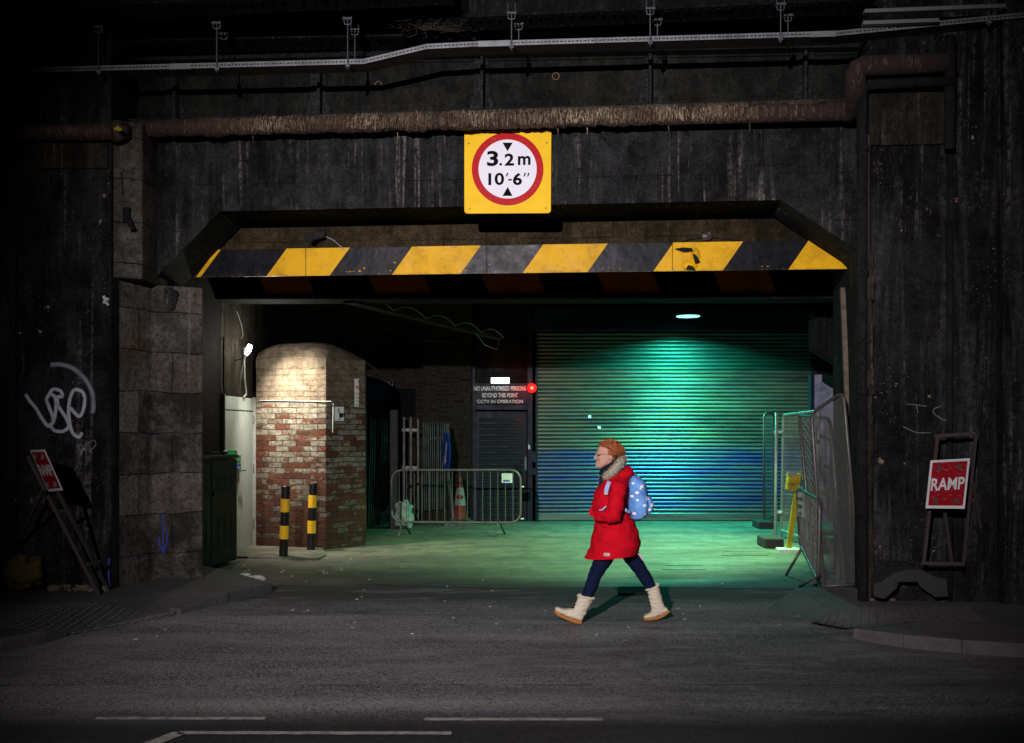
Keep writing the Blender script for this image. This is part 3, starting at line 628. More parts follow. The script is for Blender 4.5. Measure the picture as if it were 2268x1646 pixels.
# ------------------------------------------------------------ overhead deck, beams, tray
mb = MB(); mb.box((0, 12.5, 6.75), (26, 11, .3)); mb.build('bridge_deck', M['iron'], label='black underside of the bridge deck overhead', cat='bridge deck')
def ibeam(p0, p1, lab, mt='dark'):
    rt = thing('deck_beam', lab, 'beam', (p0+p1)/2)
    f = MB(); f.beam(p0, p1, .34, .022); u_ = (p1-p0).normalized(); n_ = Vector((-u_.y, u_.x, 0))
    L = (p1-p0).length
    for i in range(int(L/.10)):
        for s_ in (-.12, .12):
            f.dome(p0+u_*(i*.10)+n_*s_+Vector((0, 0, -.011)), .016, (0, 0, -1))
        f.dome(p0+u_*(i*.10)-n_*.035*1.2+Vector((0, 0, .06)), .016, -n_)
    f.build('flange', M[mt], rt); wb = MB(); wb.beam(p0+Vector((0, 0, .35)), p1+Vector((0, 0, .35)), .03, .68); wb.beam(p0+Vector((0, 0, .06)), p1+Vector((0, 0, .06)), .08, .1); wb.build('web', M[mt], rt)
Z5 = 5.7
def zb(px, py, z=Z5): return W(px, py, (z-CH)*K/(HZ-py))
ibeam(zb(-160, 112), zb(900, 92), 'riveted deck beam above the left half of the cable tray')
ibeam(zb(-160, 46), zb(1000, -8), 'riveted deck beam near the top left of the picture')
ibeam(zb(1040, 52), zb(1930, 14), 'riveted deck beam above the right half of the cable tray')
# cross beam with nest
mb = MB(); mb.beam(zb(1000, 75)+Vector((0, 0, .12)), zb(870, -60)+Vector((0, 0, .2)), .5, .25); mb.build('cross_beam', M['dark'], label='diagonal cross girder at the top middle, carrying a bird nest', cat='beam')
mb = MB(); mb.ball(zb(985, 62), .08, 14, 8, (3.5, .7, .4), .8)
for i in range(240):
    c0 = zb(max(870, min(1100, random.gauss(985, 50))), max(45, min(85, random.gauss(64, 11))))+Vector((0, 0, .02)); d = Vector((random.gauss(0, .1), random.gauss(0, .04), random.gauss(-.01, .035)))
    mb.tube([c0, c0+d*.5+Vector((0, 0, -.01)), c0+d], [.003, .003, .001], 3)
mb.tube([zb(985, 62), zb(960, 70)+Vector((0, -.1, 0)), zb(910, 80)+Vector((0, -.3, 0)), zb(898, 95)+Vector((0, -.3, 0)), zb(893, 130)+Vector((0, -.3, 0)), zb(885, 150)+Vector((0, -.3, -.02))], .004, 4)
mb.build('bird_nest', m_paint('nest_twigs', (.035, .026, .018), .9), label='messy twig nest on the cross girder above the cable tray', cat='nest')
# tray
trp = [(-200, 163), (0, 156.5), (420, 146), (780, 136.5), (805, 136), (945, 103), (1060, 97), (1440, 86), (1852, 74), (2268, 33), (2420, 18)]
OFFT = -.8
rt = thing('cable_tray', 'pale perforated cable tray running across the top beneath the deck beams', 'cable tray', PW(1134, 100, OFFT))
def tray_y(px):
    for (a, b) in zip(trp[:-1], trp[1:]):
        if a[0] <= px <= b[0]: return a[1]+(b[1]-a[1])*(px-a[0])/(b[0]-a[0])
mb = MB(); mb.uv = {}; run = 0
hh = 5.6
for (a, b) in zip(trp[:-1], trp[1:]):
    p = PW(a[0], a[1]-hh, OFFT); q = PW(b[0], b[1]-hh, OFFT); p2 = PW(a[0], a[1]+hh, OFFT); q2 = PW(b[0], b[1]+hh, OFFT); L = (q-p).length
    k = len(mb.f); mb.add([p2, q2, q, p], [(0, 1, 2, 3)]); mb.uv[k] = [(run, 0), (run+L, 0), (run+L, 1), (run, 1)]; run += L
mb.build('side_rail', M['tray'], rt)
mb = MB()
for (a, b) in zip(trp[:-1], trp[1:]):
    p = PW(a[0], a[1]+hh, OFFT+.004); q = PW(b[0], b[1]+hh, OFFT+.004)
    mb.prism([p, q, q+Vector((0, 0, .003)), p+Vector((0, 0, .003))], WN*.22)
    mb.prism([p+WN*.22, q+WN*.22, q+WN*.22+Vector((0, 0, .05)), p+WN*.22+Vector((0, 0, .05))], WN*.003)
mb.build('tray_bed', M['galvd'], rt)
for (x0, x1) in ((375, 422), (1060, 1128), (1793, 1852)):
    mb = MB(); mb.prism([PW(x0, tray_y(x0)-hh-.5, OFFT-.004), PW(x1, tray_y(x1)-hh-.5, OFFT-.004), PW(x1, tray_y(x1)+hh+1, OFFT-.004), PW(x0, tray_y(x0)+hh+1, OFFT-.004)], WN*.003)
    for k in range(5):
        xx = x0+4+k*(x1-x0-8)/4; c0 = PW(xx, tray_y(xx)+hh+3, OFFT+.03); mb.tube([c0, c0+Vector((0, 0, .03))], .005, 6)
    mb.build('joint_plate', M['galv'], rt)
for px in (218, 480, 770, 1133, 1440, 1729, 2190):
    h = MB(); ty = tray_y(px)
    for dx, o in ((0, OFFT-.02), (16, OFFT+.24)):
        b0 = PW(px+dx, ty+12, o); t_ = Vector((b0.x, b0.y, Z5-.03)); h.tube([b0+Vector((0, 0, -.02)), t_], .006, 6)
        h.lathe(b0+Vector((0, 0, .0)), [(.014, 0), (.014, .012)], 6); h.box(t_, (.09, .05, .02))
        h.tube([t_+Vector((-.035, 0, -.02)), t_+Vector((-.035, 0, .10))], .005, 5); h.tube([t_+Vector((.035, 0, -.02)), t_+Vector((.035, 0, .10))], .005, 5)
        h.tube([t_+Vector((-.035, 0, -.01)), t_+Vector((-.03, 0, -.045)), t_+Vector((0, 0, -.055)), t_+Vector((.03, 0, -.045)), t_+Vector((.035, 0, -.01))], .006, 5)
    h.beam(PW(px, ty+8, OFFT-.03), PW(px+16, ty+8, OFFT+.26), .04, .03)
    h.build('hanger', M['hang'], rt)
# two short trays top right
for (x0, y0, x1, y1, lab) in ((1915, 24, 2228, 12, 'upper of two short pale trunking lengths at the top right'), (1912, 50, 2080, 44, 'lower of two short pale trunking lengths at the top right')):
    mb = MB(); o = -.9
    mb.prism([PW(x0, y0-4, o), PW(x1, y1-4, o), PW(x1, y1+4, o), PW(x0, y0+4, o)], WN*.06); mb.build('trunking', M['galv'], label=lab, cat='trunking', group='short trunking lengths at the top right')

# ------------------------------------------------------------ hazard boards
def band(yt0, yt1, yb0, yb1, off, th, ys, slant, ymat, kmat, label, x0, x1, cl=None, lines=()):
    """striped board: stripe boundaries along the bottom in px"""
    def top(px): return yt0+(yt1-yt0)*(px-480)/1410.0
    def bot(px): return yb0+(yb1-yb0)*(px-440)/1440.0
    rt = thing('hazard_board', label, 'hazard board', PW((x0+x1)/2, bot((x0+x1)/2), off))
    mbk = MB(); mbk.prism([PW(x0+(cl or 0), top(x0), off), PW(x1, top(x1), off), PW(x1, bot(x1), off), PW(x0, bot(x0), off)], WN*th); mbk.build('board', M[kmat], rt)
    for (a, b) in ys:
        pts = [(a, bot(a)), (b, bot(b)), (b+slant, top(b+slant)), (a+slant, top(a+slant))]
        pts = [(min(x, x1), y) for x, y in pts]
        if b+slant > x1: pts = [(a, bot(a)), (x1, bot(x1)), (x1, top(x1)), (a+slant, top(a+slant))]
        s_ = MB(); s_.prism([PW(x, y, off-.004) for x, y in pts], WN*.004); s_.build('yellow_stripe', M[ymat], rt)
    return rt
HB = band(553, 531, 614, 595.5, .70, .02, [(434, 444), (590, 730), (868, 1020), (1158, 1301), (1447, 1601), (1746, 1940)], 45, 'hazy', 'hazk', 'front yellow and black striped height board with dents under the lintel', 425, 1925, 45)
# joints, dents, torn flaps
mb = MB()
for px, y0, y1 in ((677, 550, 611), (1078, 545, 606), (1489, 538, 598)):
    mb = MB(); mb.prism([PW(px-.5, y0, .692), PW(px+.7, y0, .692), PW(px+.7, y1, .692), PW(px-.5, y1, .692)], WN*.003)
    mb.build('panel_joint', M['iron'], HB)
mb = MB()
for (cx_, cy_, rx, rz) in ((1520, 555, .10, .03), (1540, 567, .05, .09), (1528, 588, .09, .06)):
    mb.ball(PW(cx_, cy_, .70), 1, 16, 8, (rx, .035, rz), .2)
mb.build('dent', M['hazy'], HB, smooth=True)
mb = MB()
for (pts) in ([(1494, 551), (1512, 548), (1532, 549), (1536, 556), (1514, 558)], [(1534, 560), (1543, 566), (1551, 580), (1540, 584), (1536, 572)], [(1519, 596), (1524, 587), (1536, 590), (1540, 598)]):
    mb.prism([PW(x, y, .655) for x, y in pts], WN*.006)
mb.build('torn_flap', M['iron'], HB)
for i in range(24):
    cx_ = random.choice([770, 800, 870, 1010, 1095, 1112, 1175, 1330, 1370, 1690]) + random.gauss(0, 10); cy_ = random.uniform(575, 606)-(cx_-770)*.013
    if random.random() < .6: cy_ = 604-(cx_-600)*.013+random.gauss(0, 1)
    mb = MB(); mb.ball(PW(cx_, cy_, .692), 1, 6, 4, (.004+random.random()*.012, .003, .003+random.random()*.006), .4)
    mb.build('paint_chip', M['hazy'] if i % 3 else M['conew'], HB)
band(570, 551, 657, 654, 2.15, .05, [(605-12, 712-12), (835, 958), (1085, 1212), (1343, 1466), (1600, 1722), (1860, 1985)], -38, 'hazo', 'hazk', 'rear orange and black striped board deeper inside the underpass', 500, 2040)
mb = MB(); mb.prism([PW(380, 654, 2.1), PW(2050, 651, 2.1), PW(2050, 660, 2.1), PW(380, 663, 2.1)], WN*.5); mb.prism([PW(380, 480, 2.24), PW(2060, 480, 2.24), PW(2060, 655, 2.24), PW(380, 655, 2.24)], WN*.3)
mb.build('rear_beam', M['dark'], label='dark steel beam carrying the rear striped board', cat='beam')
# bits on the brown beam
mb = MB(); a = PW(685, 526, .55); b = PW(716, 520, .66); mb.tube([a, a.lerp(b, .3), b], [.062, .042, .04], 12); mb.tube([b, PW(717, 528, .72)], .02, 6)
mb.build('floodlight', M['rubber'], label='small dead black lamp on the brown beam, upper left', cat='lamp', bevel=.003)
mb = MB(); mb.tube([PW(715, 521, .70), PW(740, 533, .70), PW(762, 553, .69)], .006, 5); mb.build('cable', M['cablew'], label='thin cable from the small dead lamp down to the striped board', cat='cable')
mb = MB(); mb.ball(PW(1564, 524, .68), .06, 8, 5, (1, .7, .75), .6); mb.build('junction_box', M['galvd'], label='small grey lump box on the brown beam above the torn yellow stripe', cat='junction box')
mb = MB(); mb.tube([PW(1500, 538, .72), PW(1530, 529, .72), PW(1564, 525, .72), PW(1600, 528, .72), PW(1645, 533, .72)], .006, 5); mb.build('cable', M['cable'], label='black cable either side of the grey lump box', cat='cable')

# ------------------------------------------------------------ text helper
def text_mesh(body, height, wscale=1.0, bold=.02, depth=.002):
    cu = bpy.data.curves.new('t', 'FONT'); cu.body = body; cu.size = 1; cu.offset = bold; cu.extrude = 0; cu.align_x = 'CENTER'
    o = bpy.data.objects.new('t', cu); COL.objects.link(o); dg = bpy.context.evaluated_depsgraph_get()
    dg.update(); me = bpy.data.meshes.new_from_object(o.evaluated_get(dg)); bpy.data.objects.remove(o)
    ys = [v.co.y for v in me.vertices]; s_ = height/(max(ys)-min(ys)); y0 = min(ys)
    for v in me.vertices: v.co = Vector((v.co.x*s_*wscale, (v.co.y-y0)*s_, 0))
    vs = [v.co.copy() for v in me.vertices]; fs = [tuple(p.vertices) for p in me.polygons]; bpy.data.meshes.remove(me)
    return vs, fs
def put_text(name, body, origin, ux, uy, nrm, height, width, mat, parent, bold=.02):
    vs, fs = text_mesh(body, height, 1, bold)
    wd = max(v.x for v in vs)-min(v.x for v in vs); cx_ = (max(v.x for v in vs)+min(v.x for v in vs))/2; sc = width/wd
    mb = MB(); mb.add([Vector(origin)+Vector(ux)*(v.x-cx_)*sc+Vector(uy)*v.y+Vector(nrm)*.0 for v in vs], fs)
    return mb.build(name, mat, parent)

# ------------------------------------------------------------ height sign
OS = -.06
rt = thing('height_sign', 'yellow square sign with red ring reading 3.2 m and 10 feet 6', 'sign', PW(1124, 473, OS))
def PS(px, py, o=0): return PW(px, py, OS+o)
c_ = []
for (x, y, a0) in ((1213, 465, 0), (1035.5, 466, 90)):
    for k in range(5):
        a = R(a0+k*22.5); c_.append((x+7*math.cos(a), y+7*math.sin(a)))
mb = MB(); mb.prism([PS(x, y) for x, y in [(1028.5, 290), (1221, 288)]+c_], WN*.02); mb.build('plate', M['yellow'], rt)
def disc(r, o, seg=48, r2=0):
    mb = MB(); pts = [PS(1124.3+r*math.cos(2*PI*k/seg), 374.5+r*1.015*math.sin(2*PI*k/seg), o) for k in range(seg)]; mb.prism(pts, WN*.0015); return mb
disc(79.5, -.002).build('red_ring', M['red'], rt); disc(64.5, -.004).build('white_face', M['white'], rt)
for pts in ([(1113, 316), (1135.5, 316), (1124, 335)], [(1113, 434), (1135, 434), (1124.5, 414)]):
    mb = MB(); mb.prism([PS(x, y, -.006) for x, y in pts], WN*.001); mb.build('arrow', M['black'], rt)
s1 = PS(1200, 368, -.006); mpp = (PS(1201, 368)-PS(1200, 368)).length
UZ = Vector((0, 0, 1))
def sgn(body, cx_, ybase, wpx, hpx, bold=.03): put_text('lettering', body, PS(cx_, ybase, -.007), WU, UZ, -WN, hpx*mpp, wpx*mpp, M['black'], rt, bold)
sgn('3', 1091, 368, 25, 34); sgn('.', 1109, 367, 6, 6); sgn('2', 1128, 367, 21, 27); sgn('m', 1161, 365.5, 28, 20, .025)
sgn('10', 1099, 410, 35, 27, .025); sgn('-', 1129.5, 400, 8, 3.5); sgn('6', 1146, 410, 20, 27, .03)
for x in (1122, 1161, 1169):
    mb = MB(); mb.prism([PS(x-1.5, 391, -.007), PS(x+1, 391, -.007), PS(x+4, 383, -.007), PS(x+.5, 383, -.007)], WN*.001); mb.build('lettering', M['black'], rt)

for (x, y) in ((1040, 462), (1209, 461), (1038, 318), (1211, 316)):
    mb = MB(); mb.lathe(PS(x, y, -.001), [(.009, 0), (.007, .004)], 10, axis=-WN); mb.build('bolt', M['galvd'], rt)
# ------------------------------------------------------------ interior shell
mb = MB(); mb.quad((-9, 10.95, 4.35), (9.5, 10.95, 4.35), (9.5, 19.6, 4.35), (-9, 19.6, 4.35)); mb.prism([(-9, 11.3, 4.35), (9.5, 11.3, 4.35), (9.5, 11.3, 4.5), (-9, 11.3, 4.5)], (0, 8.4, 0))
mb = MB(); mb.box((.25, 15.3, 4.45), (18.5, 8.8, .2)); mb.build('underpass_ceiling', M['dark'], label='black flat ceiling of the underpass', cat='ceiling')
rt = thing('side_wall', 'dark sooty stone side wall around the white door', 'wall', (-3.95, 13, 0))
mb = MB(); mb.plan([(-4.3, 11.3), (-3.78, 11.3), (-3.78, 12.93), (-4.3, 12.93)], 0, 4.35); mb.plan([(-4.3, 14.62), (-3.78, 14.62), (-3.78, 15.2), (-4.3, 15.2)], 0, 4.35); mb.build('wall_face', M['dark'], rt)
mb = MB(); mb.plan([(-4.3, 12.93), (-3.78, 12.93), (-3.78, 14.62), (-4.3, 14.62)], 2.165, 4.35); mb.build('lintel_stone', M['capblock'], rt)
# back walls
mb = MB(); mb.plan([(-4.5, 18.6), (-2.05, 18.6), (-2.05, 18.9), (-4.5, 18.9)], 0, 4.35); mb.plan([(-2.05, 18.5), (-1.62, 18.5), (-1.62, 18.9), (-2.05, 18.9)], 0, 4.35); mb.plan([(-1.62, 18.15), (-.74, 18.15), (-.74, 18.9), (-1.62, 18.9)], 0, 4.35)
mb.build('rear_brick_wall', M['brickd'], label='dark sooty brick back wall with shade painted into its colour, behind the palisade fencing', cat='wall')
mb = MB(); mb.plan([(5.5, 18.45), (9, 18.45), (9, 18.9), (5.5, 18.9)], 0, 4.35); mb.plan([(6.6, 10.6), (7.1, 10.6), (7.1, 18.45), (6.6, 18.45)], 0, 4.35); mb.plan([(3.9, 11.9), (7.1, 11.9), (7.1, 12.2), (3.9, 12.2)], 0, .01)
mb.build('rear_side_wall', M['dark'], label='dark wall on the right side of the underpass behind the fences', cat='wall')
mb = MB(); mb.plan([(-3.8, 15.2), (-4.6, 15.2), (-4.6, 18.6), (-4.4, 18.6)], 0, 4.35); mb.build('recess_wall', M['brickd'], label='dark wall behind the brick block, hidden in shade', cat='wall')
mb = MB(); mb.box((1.8, 18.75, 4.05), (7.8, .3, .62)); mb.build('shutter_header_beam', M['dark'], label='black beam above the roller shutter', cat='beam')

# ------------------------------------------------------------ brick block
a = base_pt(567, 1213, 0); b = base_pt(701, 1218, 0); b2 = base_pt(722, 1218, 0); c = base_pt(809, 1208, 0)
rt = thing('brick_block', 'weathered red brick block with rendered sloping top beside the white door', 'brick block', (b[0], b[1], 0))
mb = MB(); pl = [a, b, b2, c, (c[0]-.15, 15.8), (a[0], 15.8)]
mb.plan(pl, 0, 2.72)
mb.build('brickwork', M['brick'], rt, bevel=.008)
# sloping rendered top, highest at the left
mb = MB(); zt = [2.90, 2.93, 2.90, 2.66]; cols = []
N = 24; front = []; topf = []
for i in range(N+1):
    f = i/N; L = [Vector(a), Vector(b), Vector(b2), Vector(c)]; d = [0, .91, 1.05, 1.75]; s_ = f*1.75
    for k in range(3):
        if d[k] <= s_ <= d[k+1]: p = L[k].lerp(L[k+1], (s_-d[k])/(d[k+1]-d[k])); break
    zz = 2.99-.36*max(0, (f-.35)/.65)**2-.04*(1-f)-.10*max(0, (.18-f)/.18)**2+.012*mn.noise(Vector((f*14, 0, 0)))
    front.append(Vector((p.x, p.y, 2.56+.05*mn.noise(Vector((f*20, 1, 0)))))); topf.append(Vector((p.x, p.y, zz-.14)))
rows = [[v+Vector((0, -.003, 0)) for v in front], [v+Vector((0, -.006, 0)) for v in topf], [v+Vector((0, .12, .1)) for v in topf], [v+Vector((0, .5, .16)) for v in topf], [v+Vector((0, 1.5, .16)) for v in topf]]
vs = [v+Vector((0, 0, .01*mn.noise(v*5))) for r_ in rows for v in r_]; m_ = N+1
mb.add(vs, [(j*m_+i, j*m_+i+1, (j+1)*m_+i+1, (j+1)*m_+i) for j in range(4) for i in range(N)])
mb.uv = {k: [(.1*k, 2.4), (.1*k+.1, 2.4), (.1*k+.1, 2.5), (.1*k, 2.5)] for k in range(len(mb.f))}; mb.build('rendered_top', M['brick'], rt, smooth=True)
M['lbrick'] = m_paint('pale_brick', (.17, .14, .10), .9, 0, .9, (.10, .03, .015), 14, .9); M['brickred'] = m_paint('red_brick_face', (.15, .045, .02), .9, 0, .8, (.12, .10, .07), 12, .9)
mb = MB(); yb = 14.02
def BW(px, py): # on the brick front
    f = (px-567)/(701-567.0); Y = a[1]+(b[1]-a[1])*f-.015; return W(px, py, Y)
mb.tube([BW(575, 887), BW(640, 888), BW(702, 889), W(733, 889, 14.05), W(738, 893, 14.1), W(737, 958, 14.1)], .007, 5)
mb.build('cable', M['cablew'], label='thin conduit across the brick block, dropping at its right side', cat='cable')
def board(name, px0, py0, px1, py1, Ya, Yb, mat, label, cat, th=.008):
    rt_ = thing(name, label, cat, W((px0+px1)/2, py1, (Ya+Yb)/2)); m_ = MB()
    P = [W(px0, py0, Ya), W(px1, py0, Yb), W(px1, py1, Yb), W(px0, py1, Ya)]; m_.prism(P, (0, th, 0)); m_.build('plate', M[mat], rt_); return rt_
# positions on the receding right face of the block
def BF(px): # depth on right face
    f = (px-722)/(809-722.0); return b2[1]+(c[1]-b2[1])*f-.03
rs_ = board('survey_target', 741, 901, 761.5, 932, BF(741), BF(761), 'gplate', 'white survey target sheet with black quadrants on the brick block', 'sign')
Yt = (BF(741)+BF(761))/2-.012
mb = MB()
def q_(cx_, cy_, a0, r_=9.5):
    pts = [W(cx_, cy_, Yt)]+[W(cx_+r_*math.cos(R(a0+k*15)), cy_+r_*1.1*math.sin(R(a0+k*15)), Yt) for k in range(7)]; mb.add(pts, [tuple(range(8))])
q_(751.5, 915, 180); q_(751.5, 915, 0); mb.build('quadrants', M['black'], rs_)
put_text('lettering', '0244', W(748, 930, Yt), (1, 0, 0), UZ, (0, -1, 0), .014, .07, M['black'], rs_)
rs_ = board('warning_notice', 785, 839, 795, 901, BF(785), BF(795), 'gplate', 'narrow white notice with red lettering high on the brick block', 'sign')
Yn = BF(790)-.012
for i, (tx, yy, mt) in enumerate((('WARNING', 874, 'redtext'), ('24 HR', 882, 'redtext'), ('CCTV', 890, 'redtext'), ('IN USE', 898, 'black'))): put_text('lettering', tx, W(790, yy, Yn), (1, 0, 0), UZ, (0, -1, 0), .02, .05, M[mt], rs_)
mb = MB(); mb.prism([W(787, 857, Yn), W(793, 853, Yn), W(793, 860, Yn), W(788, 862, Yn)], (0, .001, 0)); mb.prism([W(791, 843, Yn), W(794, 841, Yn), W(794, 847, Yn)], (0, .001, 0)); mb.build('pictogram', M['redtext'], rs_)

# ------------------------------------------------------------ white door in the side wall
XD = -3.77
rt = thing('steel_door', 'white double leaf steel door between the dark cabinet and the brick block', 'door', (XD, 13.7, 0))
def SD(Y, z, x=XD): return Vector((x, Y, z))
def dbox(y0, y1, z0, z1, x0, x1): m_ = MB(); m_.box(((x0+x1)/2, (y0+y1)/2, (z0+z1)/2), (abs(x1-x0), y1-y0, z1-z0)); return m_
ys_ = 3.77*K/(CX-528)   # seam depth
dbox(12.97, ys_-.006, .03, 1.955, XD-.05, XD).build('leaf', M['door'], rt, bevel=.004)
lf = dbox(ys_+.006, 14.5, .03, 1.955, XD-.05, XD).build('leaf', M['door'], rt, bevel=.004)
dbox(12.97, 14.5, 1.97, 2.15, XD-.05, XD+.005).build('transom_panel', M['door'], rt, bevel=.004)
f = MB(); f.box((XD, 14.56, 1.09), (.1, .1, 2.16)); f.box((XD, 12.95, 1.09), (.08, .03, 2.16)); f.build('frame', M['doorframe'], rt, bevel=.004)
hn_ = MB(); Yh = 3.72*K/(CX-534); hn_.box((XD+.012, Yh, 1.07), (.02, .06, .20)); hn_.tube([(XD+.02, Yh, 1.14), (XD+.06, Yh, 1.14), (XD+.065, Yh+.17, 1.14)], .012, 8); hn_.build('handle', M['galv'], lf)
for z0, z1, mt in ((1.245, 1.345, 'green'), (1.13, 1.23, 'bluetag')):
    dbox(Yh-.08, Yh+.16, z0, z1, XD, XD+.004).build('label_plate', M[mt], lf)
put_text('lettering', 'Fire exit', (XD+.006, Yh+.05, 1.275), (0, 1, 0), UZ, (1, 0, 0), .035, .15, M['gplate'], rt)
put_text('lettering', 'Keep clear', (XD+.006, Yh+.05, 1.16), (0, 1, 0), UZ, (1, 0, 0), .035, .15, M['gplate'], rt)
for zz in (.3, 1.1, 1.8): dbox(14.49, 14.53, zz, zz+.1, XD, XD+.015).build('hinge', M['galv'], rt)
# wall lamp above the door
LPOS = W(553, 772, 13.55)
rt = thing('wall_lamp', 'bright white bulb lamp on the wall above the white door', 'lamp', LPOS)
mb = MB(); mb.tube([LPOS+Vector((-.05, 0, -.08)), LPOS+Vector((-.02, 0, -.03)), LPOS+Vector((.01, 0, .05))], [.02, .035, .032], 10); mb.build('bulb', M['ew'], rt, smooth=True)
mb = MB(); mb.tube([LPOS+Vector((-.08, 0, -.13)), LPOS+Vector((-.05, 0, -.085))], .024, 8); mb.tube([(XD, LPOS.y, LPOS.z-.16), LPOS+Vector((-.08, 0, -.13))], .012, 6); mb.build('lamp_holder', M['galv'], rt)
mb = MB()
for k in range(3):
    pts = [LPOS+Vector((-.08+.006*k, 0, -.14)), LPOS+Vector((-.09-.01*k, -.05, -.35)), LPOS+Vector((-.13+.012*k, -.1, -.62))]; mb.tube(pts, .003, 4)
mb.build('loose_wires', M['cablew'], rt)
L1 = lamp('wall_lamp_light', 'SPOT', LPOS+Vector((.12, -.02, .06)), 620, (1.0, .90, .76), aim=(-2.85, 14.1, 1.75), spot_size=R(104), spot_blend=1.0, shadow_soft_size=.04)
lamp('wall_lamp_glow', 'POINT', LPOS+Vector((.32, -.05, .02)), 30, (1.0, .95, .82), shadow_soft_size=.04); 
mb = MB(); mb.tube([(XD+.02, 13.95, 2.85), (XD+.02, 13.97, 2.4), (XD+.02, 14.05, 2.2), (XD+.02, 13.9, 2.15)], .012, 6); mb.build('cable', M['cablew'], label='pale cable hanging on the wall right of the bright lamp', cat='cable')
mb = MB(); mb.tube([W(525, 690, 13.0), W(535, 720, 13.2), W(538, 742, 13.3), W(534, 750, 13.3)], .006, 5); mb.build('cable', M['cablew'], label='loose thin cable hanging above the bright lamp', cat='cable')
mb = MB(); mb.tube([(XD+.02, 12.95, 2.9), (XD+.02, 12.93, 2.3), (XD+.02, 12.99, 2.14)], .012, 6); mb.build('cable', M['cable'], label='black cable on the wall left of the bright lamp', cat='cable')

# ------------------------------------------------------------ cabinet + cans
A = base_pt(448, 1259, .08); B = base_pt(524, 1243, .02)
A = Vector((A[0]-.1, A[1]-.15)); B = Vector(B); dirc = (B-A).normalized(); nrm = Vector((-dirc.y, dirc.x))
rt = thing('street_cabinet', 'dark steel utility cabinet standing between the stone pier and the white door', 'cabinet', (A.x, A.y, .03))
dp = .36
mb = MB(); P = [A, B, B+nrm*dp, A+nrm*dp]; mb.plan(P, .04, 1.34); mb.build('body', M['cabinet'], rt, bevel=.008)
mb = MB(); e = .02; mb.plan([A-dirc*e-nrm*e, B+dirc*e-nrm*e, B+dirc*e+nrm*(dp+e), A-dirc*e+nrm*(dp+e)], 1.345, 1.385); mb.build('lid', M['cabinet'], rt, bevel=.006)
Lc = (B-A).length
mid = (B-A).length*.42
for s0, s1 in ((.02, mid-.01), (mid+.01, Lc-.02)):
    mb = MB(); lv = mb; p = A+dirc*s0-nrm*.012; q = A+dirc*s1-nrm*.012; mb.plan([p, q, q+nrm*.011, p+nrm*.011], .09, 1.31)
    for z0 in (.25, .45, .95):
        for j in range(6):
            for i in range(3):
                c0 = A+dirc*(s0+(s1-s0)*(.25+.25*i))-nrm*.014; lv.box((c0.x, c0.y, z0+j*.035), (.02, .03, .008), Matrix.Rotation(math.atan2(dirc.y, dirc.x), 3, 'Z'))
    mb.build('door', M['cabinet'], rt)
c0 = A+dirc*(mid+.04)-nrm*.02; mb = MB(); mb.box((c0.x, c0.y, .93), (.05, .02, .05)); mb.build('lock_plate', M['galvd'], rt)
c0 = W(507, 1000, 12.0); 
mb = MB(); mb.tube([c0+Vector((-.01, 0, -.018)), c0+Vector((.09, 0, -.018))], .03, 12); mb.build('drink_can', m_paint('green_can', (.02, .35, .06), .25, .6, .1), label='green drink can lying on top of the cabinet', cat='can', bevel=.004)
mb = MB(); mb.tube([c0+Vector((-.06, -.05, -.018)), c0+Vector((-.03, .05, -.018))], .03, 12); mb.build('drink_can', M['galv'], label='silver drink can lying beside the green can on the cabinet', cat='can', bevel=.004)
mb = MB(); mb.box(W(478, 1003, 11.9)+Vector((0, 0, .0)), (.12, .07, .02), Matrix.Rotation(.4, 3, 'Z')); mb.build('flattened_packet', M['litter'], label='pale flattened packet on top of the cabinet', cat='litter')

# ------------------------------------------------------------ bollards
def bollard(pt, lab):
    rt = thing('bollard', lab, 'bollard', pt, 'striped bollards in front of the brick block')
    z = [0, .275, .46, .65, .80 if False else .83, .955]; lean = Vector((.012, 0, .955))
    segs = [(0, .26, 'bolk', 'post'), (.26, .435, 'boly', 'reflective_band'), (.435, .615, 'bolk', 'post'), (.615, .79, 'boly', 'reflective_band'), (.79, .93, 'bolk', 'post')]
    for z0, z1, mt, nm in segs:
        m_ = MB(); m_.tube([Vector(pt)+Vector((.035*z0, 0, z0)), Vector(pt)+Vector((.035*z1, 0, z1))], .0575 if mt == 'bolk' else .0595, 40); m_.build(nm, M[mt], rt, smooth=False)
    m_ = MB(); m_.lathe(Vector(pt)+Vector((.033, 0, .93)), [(.062, 0), (.062, .018), (.05, .028), (.0, .03)], 24); m_.build('cap', M['bolk'], rt)
    return rt
b1 = bollard(G(627.5, 1237), 'black and yellow bollard nearest the white door')
p2 = G(688.5, 1222); dup(b1, p2, 'black and yellow bollard set back on the right, by the brick corner')

